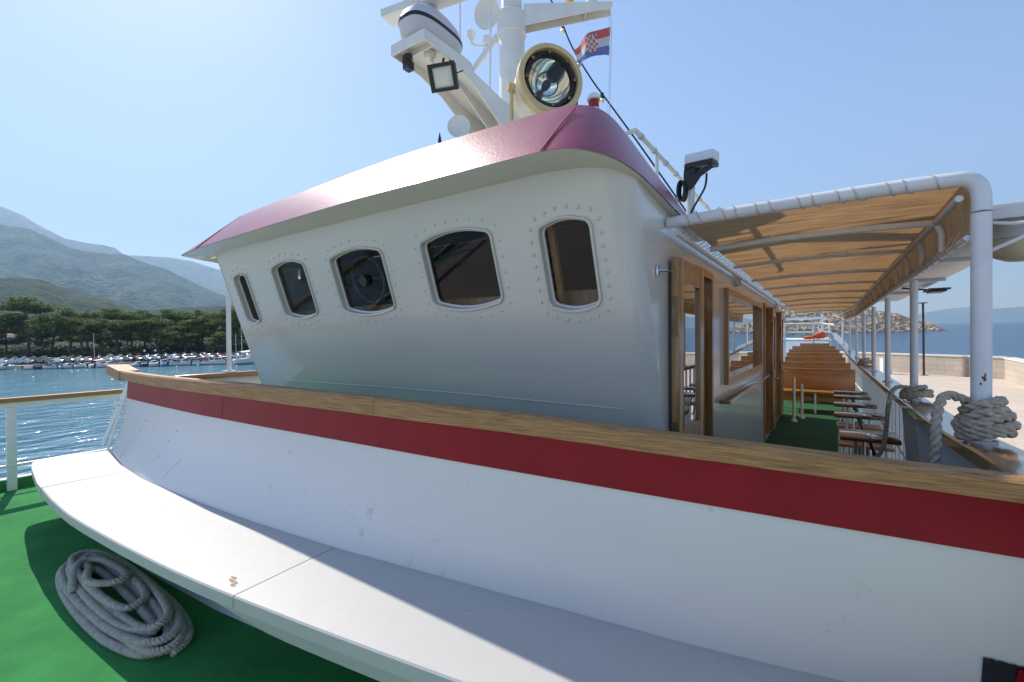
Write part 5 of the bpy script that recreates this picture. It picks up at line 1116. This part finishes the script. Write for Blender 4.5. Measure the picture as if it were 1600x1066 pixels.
def house(p, sx, sy, sz, l, rz=.6):
    t = thing('house', l, 'house', p, None, rz); b = MB(); b.box((-sx,-sy,0),(sx,sy,sz)); b.build('wall', M['mint'], t, smooth=False)
    b = MB(); b.prism([(-sx-.3,-sy-.3,sz+.01),(-sx-.3,sy+.3,sz+.01),(-sx-.3,0,sz+1.6)],(2*sx+.6,0,0)); b.build('roof', mat('terracotta_roof',(.32,.13,.07),.85), t, smooth=False)
    for k in range(3):
        b = MB(); x = -sx+.8+k*(2*sx-1.6)/2; b.box((x-.4,-sy-.02,sz*.4),(x+.4,-sy-.002,sz*.75)); b.build('window', M['black'], t, smooth=False)
house(spt(4,1.9)+Vector((0,0,2)),6,4,5,'pale house with red roof behind the pines at the far left edge'); house(spt(44,1.75)+Vector((0,0,1)),5,4,4.5,'pale house showing through the huge pine')
for i in range(9):
    px,py = ((112,582),(122,581),(136,580),(276,574),(309,571.5),(24,579),(52,591),(175,596),(370,573))[i]; p = Wp(px,py,z=ZW); b = MB(p); b.ball(p+Vector((0,0,.12)),.22,8)
    tag(b.build('buoy', M['mint']), ['white buoy, leftmost of three near the left pier','white buoy, middle of three near the left pier','white buoy, rightmost of three near the left pier','white buoy below the short pier end','white buoy below the moored motorboats','white buoy near the far left boat','white buoy alone in open water at left','white buoy just left of the bulwark corner','white buoy right of the white awning post'][i], 'buoy', 'small white mooring buoys')

# ---- right: stone quay, sea wall, lamp, headland
ZQ = -2.8
def brickmat(name, c1, c2, mortar, sc, w_=.9, h_=.32, rough=.85):
    m = bpy.data.materials.new(name); m.use_nodes = True; n = m.node_tree; b = n.nodes['Principled BSDF']; b.inputs['Roughness'].default_value = rough
    tc = n.nodes.new('ShaderNodeTexCoord'); t = n.nodes.new('ShaderNodeTexBrick'); t.inputs['Scale'].default_value = sc; t.inputs['Mortar Size'].default_value = .012; t.inputs['Brick Width'].default_value = w_; t.inputs['Row Height'].default_value = h_
    t.inputs['Color1'].default_value = (*c1,1); t.inputs['Color2'].default_value = (*c2,1); t.inputs['Mortar'].default_value = (*mortar,1)
    n.links.new(tc.outputs['UV'], t.inputs[0]); no = n.nodes.new('ShaderNodeTexNoise'); no.inputs['Scale'].default_value = .35; no.inputs['Detail'].default_value = 6; n.links.new(tc.outputs['Object'], no.inputs[0])
    mx = n.nodes.new('ShaderNodeMix'); mx.data_type = 'RGBA'; mx.blend_type = 'MULTIPLY'; mx.inputs[0].default_value = .35; n.links.new(t.outputs[0], mx.inputs[6]); n.links.new(no.outputs[0], mx.inputs[7]); n.links.new(mx.outputs[2], b.inputs['Base Color']); return m
def uvset(o, fn):
    me = o.data; uv = me.uv_layers.new(name='uv')
    for poly in me.polygons:
        for li in poly.loop_indices: uv.data[li].uv = fn(me.vertices[me.loops[li].vertex_index].co, poly.normal)
wl_ = [Wp(1300,575.5,z=ZQ),Wp(1400,581.2,z=ZQ),Wp(1490,587,z=ZQ),Wp(1569,593,z=ZQ),Wp(1600,601.5,z=ZQ),Wp(1700,632,z=ZQ),Wp(1950,720,z=ZQ)]
wl_[0] = wl_[1]+(wl_[1]-wl_[2])*2.6
qp = [Vector((1.15,-8,ZQ)),Vector((1.15,40,ZQ)),Vector((wl_[0].x-9,wl_[0].y,ZQ))]+wl_+[Vector((14,-8,ZQ))]
b = MB(); b.prism(qp, (0,0,-2.4)); o = b.build('quay', brickmat('quay_paving',(.70,.58,.46),(.62,.52,.41),(.46,.38,.31),1.0,1.2,.6), smooth=False); tag(o, kind='structure'); uvset(o, lambda c,nn_: (c.x,c.y))
swm = brickmat('sea_wall_stone',(.62,.52,.42),(.56,.47,.37),(.36,.3,.24),1.0,1.1,.42)
def wallpiece(a, c, h_, th, l, name='sea_wall'):
    d = (c-a); L = d.length; d.normalize(); nn_ = Vector((-d.y,d.x,0)); 
    if nn_.dot(a-Vector((0,0,a.z))) < 0: nn_ = -nn_
    b = MB(a); b.prism([a,c,c+nn_*th,a+nn_*th],(0,0,h_)); o = b.build(name, swm, smooth=False); uvset(o, lambda v,n2: (v.xy.length,v.z))
    tag(o, l, 'wall', 'pale stone sea wall sections along the quay')
    b = MB(); e = .06; p = Vector((0,0,0)); q = c-a; b.prism([p-nn_*e+Vector((0,0,h_+.002)),q-nn_*e+Vector((0,0,h_+.002)),q+nn_*(th+e)+Vector((0,0,h_+.002)),p+nn_*(th+e)+Vector((0,0,h_+.002))],(0,0,.12)); b.build('coping', mat('pale_coping_stone',(.66,.60,.52),.8), o, smooth=False)
wallpiece(wl_[0],wl_[3],1.56,.5,'long pale stone sea wall behind the street lamp'); wallpiece(wl_[3]+Vector((.01,-.01,0)),wl_[6],1.52,.5,'sunlit end of the sea wall turning towards the boat at the right edge')
pl_ = wl_[1].lerp(wl_[3],.55); dv = (wl_[3]-wl_[1]).normalized(); b = MB(pl_); nn_ = Vector((dv.y,-dv.x,0)); nn_ = nn_ if nn_.dot(pl_) < 0 else -nn_
b.prism([pl_+nn_*.01,pl_+dv*1.3+nn_*.01,pl_+dv*1.3+nn_*.09,pl_+nn_*.09],(0,0,1.5)); tag(b.build('wall_pilaster', mat('grey_brown_stone',(.33,.27,.22),.85,var=.2), smooth=False),'darker stone pier of the sea wall right of the street lamp','pilaster')
p = Wp(1443.5,586.5,z=ZQ); t = thing('street_lamp','slim black street lamp with flat head on the quay','street lamp', p); b = MB(p); b.cyl(p,p+Vector((0,0,5.95)),.075,12); b.build('pole', M['black'], t); b = MB(p); b.cyl(p+Vector((0,0,.001)),p+Vector((0,0,.03)),.3,16); b.build('base_plate', M['black'], t, smooth=False)
b = MB(p); b.box(p+Vector((-.55,-.2,5.951)),p+Vector((.25,.2,6.03)),bev=.02); b.build('lamp_head', M['black'], t)
p = Wp(1384,584,z=ZQ); t = thing('power_pedestal','white power pedestal with round sockets on the quay','pedestal', p, rz=.5); b = MB(); b.prism([(-.35,-.22,0),(.35,-.22,0),(.35,-.22,1.25),(-.35,-.22,1.4)],(0,.44,0)); b.build('cabinet', M['mint'], t, smooth=False)
for k in range(3): b = MB(); b.lathe([(0,0),(.09,0),(.09,-.02),(0,-.03)],(0.0,-.221,.35+.32*k),(0,1,0),12); b.build('socket', M['black'], t)
# headland
ROCK = mat('limestone_rock', (.52,.42,.30), .9, col2=(.22,.18,.13), vscale=.22, ramp=(.35,.6), bump=1, bscale=1.2, bdist=.35, detail=8)
top = [(1150,470),(1225,476),(1290,477),(1330,480),(1380,486),(1405,491),(1432,500),(1447,503),(1462,508),(1480,515.5)]
b = MB(); vs = []; cols = 170; rows = 26
for i in range(cols+1):
    px = lerp(1150,1481,i/cols); fy = lerp(524.3,517.0,(px-1200)/281); foot = Wp(px,fy,z=ZW-.2); f2 = outw(foot,1); D1 = 1+.16*min(1,(1481-px)/60)
    ti = Wp(px,interp(top,px),D=1); dz = (ti.z-EYE)/Vector((ti.x,ti.y)).length; fl = Vector((foot.x,foot.y)).length; zt = EYE+dz*fl*D1
    for j in range(rows+1):
        t = j/rows; k = lerp(1,D1,t); z = lerp(ZW-.3,zt,t**.85); am = 1.6*math.sin(PI*min(1,t+.08))*(min(1,(1483-px)/40))
        x,y = foot.x*k,foot.y*k; z += am*fbm(x*.12,y*.12,4,9)*1.5
        vs.append((x,y,z))
n = rows+1; fs = [[i*n+j,(i+1)*n+j,(i+1)*n+j+1,i*n+j+1] for i in range(cols) for j in range(rows)]
base = len(vs)
for i in range(cols+1): v = vs[i*n+rows]; vs.append((v[0]*1.3,v[1]*1.3,ZW-1))
fs += [[i*n+rows,(i+1)*n+rows,base+i+1,base+i] for i in range(cols)]
b.add(vs,fs); tag(b.build('rocky_headland', ROCK, ang=None), kind='structure')
b = MB()
for i in range(1500):
    ci = rnd.randint(0,cols-1); cj = rnd.randint(0,rows-2); v = Vector(vs[ci*n+cj]); s = rnd.uniform(.5,1.9)*(.7+.5*(1-cj/rows))*min(1,(cols-ci)/26+.3)
    bm_ = [Vector((rnd.uniform(.6,1)*sx,rnd.uniform(.6,1)*sy,rnd.uniform(.5,.9)*sz))*s for sx in (-1,1) for sy in (-1,1) for sz in (-1,1)]
    rm = Matrix.Rotation(rnd.random()*3,3,'Z') @ Matrix.Rotation(rnd.uniform(-.6,.6),3,'X')
    b.add([v+rm@q for q in bm_],[[0,1,3,2],[4,6,7,5],[0,4,5,1],[2,3,7,6],[0,2,6,4],[1,5,7,3]])
tag(b.build('boulders', ROCK, smooth=False), 'pale limestone boulders covering the headland', 'boulders', kind='stuff')
# moored white yacht far astern
p = Vector((-1.0,34,ZW)); t = thing('white_motor_yacht','white motor yacht moored astern, seen past the long benches','yacht', p, rz=PI*.5)
b = MB(); b.loft([[(x,-w2,2.6+.03*x),(x,-w2*.8,0),(x,w2*.8,0),(x,w2,2.6+.03*x)] for x,w2 in ((-7,1.9),(0,2.1),(5,1.3),(8,.1))],closed=True,cap=True); b.build('hull', M['hullwhite'], t)
b = MB(); b.prism([(-6,-1.6,2.65),(3.5,-1.6,2.9),(1.8,-1.6,4.3),(-5.6,-1.6,4.3)],(0,3.2,0)); b.prism([(-4.5,-1.2,4.301),(.5,-1.2,4.301),(-.6,-1.2,5.2),(-4.2,-1.2,5.2)],(0,2.4,0)); b.build('cabin', M['mint'], t, smooth=False)
b = MB(); b.box((-5,-1.62,3.3),(2.2,-1.603,3.9)); b.build('window', M['black'], t, smooth=False)
b = MB(); b.prism([(-3.2,-.9,5.2),(-2.6,-.9,5.2),(-2.8,-.9,6.6),(-3.3,-.9,6.6)],(0,.12,0)); b.box((-3.4,-.95,6.3),(-1.9,.9,6.42)); b.build('radar_arch', M['mint'], t, smooth=False)

# ---- haze
mh = bpy.data.materials.new('sea_haze'); mh.use_nodes = True; n_ = mh.node_tree; n_.nodes.clear(); o_ = n_.nodes.new('ShaderNodeOutputMaterial'); pv = n_.nodes.new('ShaderNodeVolumePrincipled')
pv.inputs['Color'].default_value = (.50,.75,1,1); pv.inputs['Density'].default_value = .00014; pv.inputs['Anisotropy'].default_value = .1
n_.links.new(pv.outputs[0], o_.inputs['Volume'])
b = MB(); b.box((-9500,-800,ZW-80),(13500,13500,2150)); hz = b.build('haze', mh, smooth=False); tag(hz, kind='stuff')

# ================================================================== finish: the boat lists by about a degree
bpy.context.view_layer.update()
for o in ROOTS:
    if o.get('_b'): o.matrix_world = LIST @ o.matrix_world
    del o['_b']
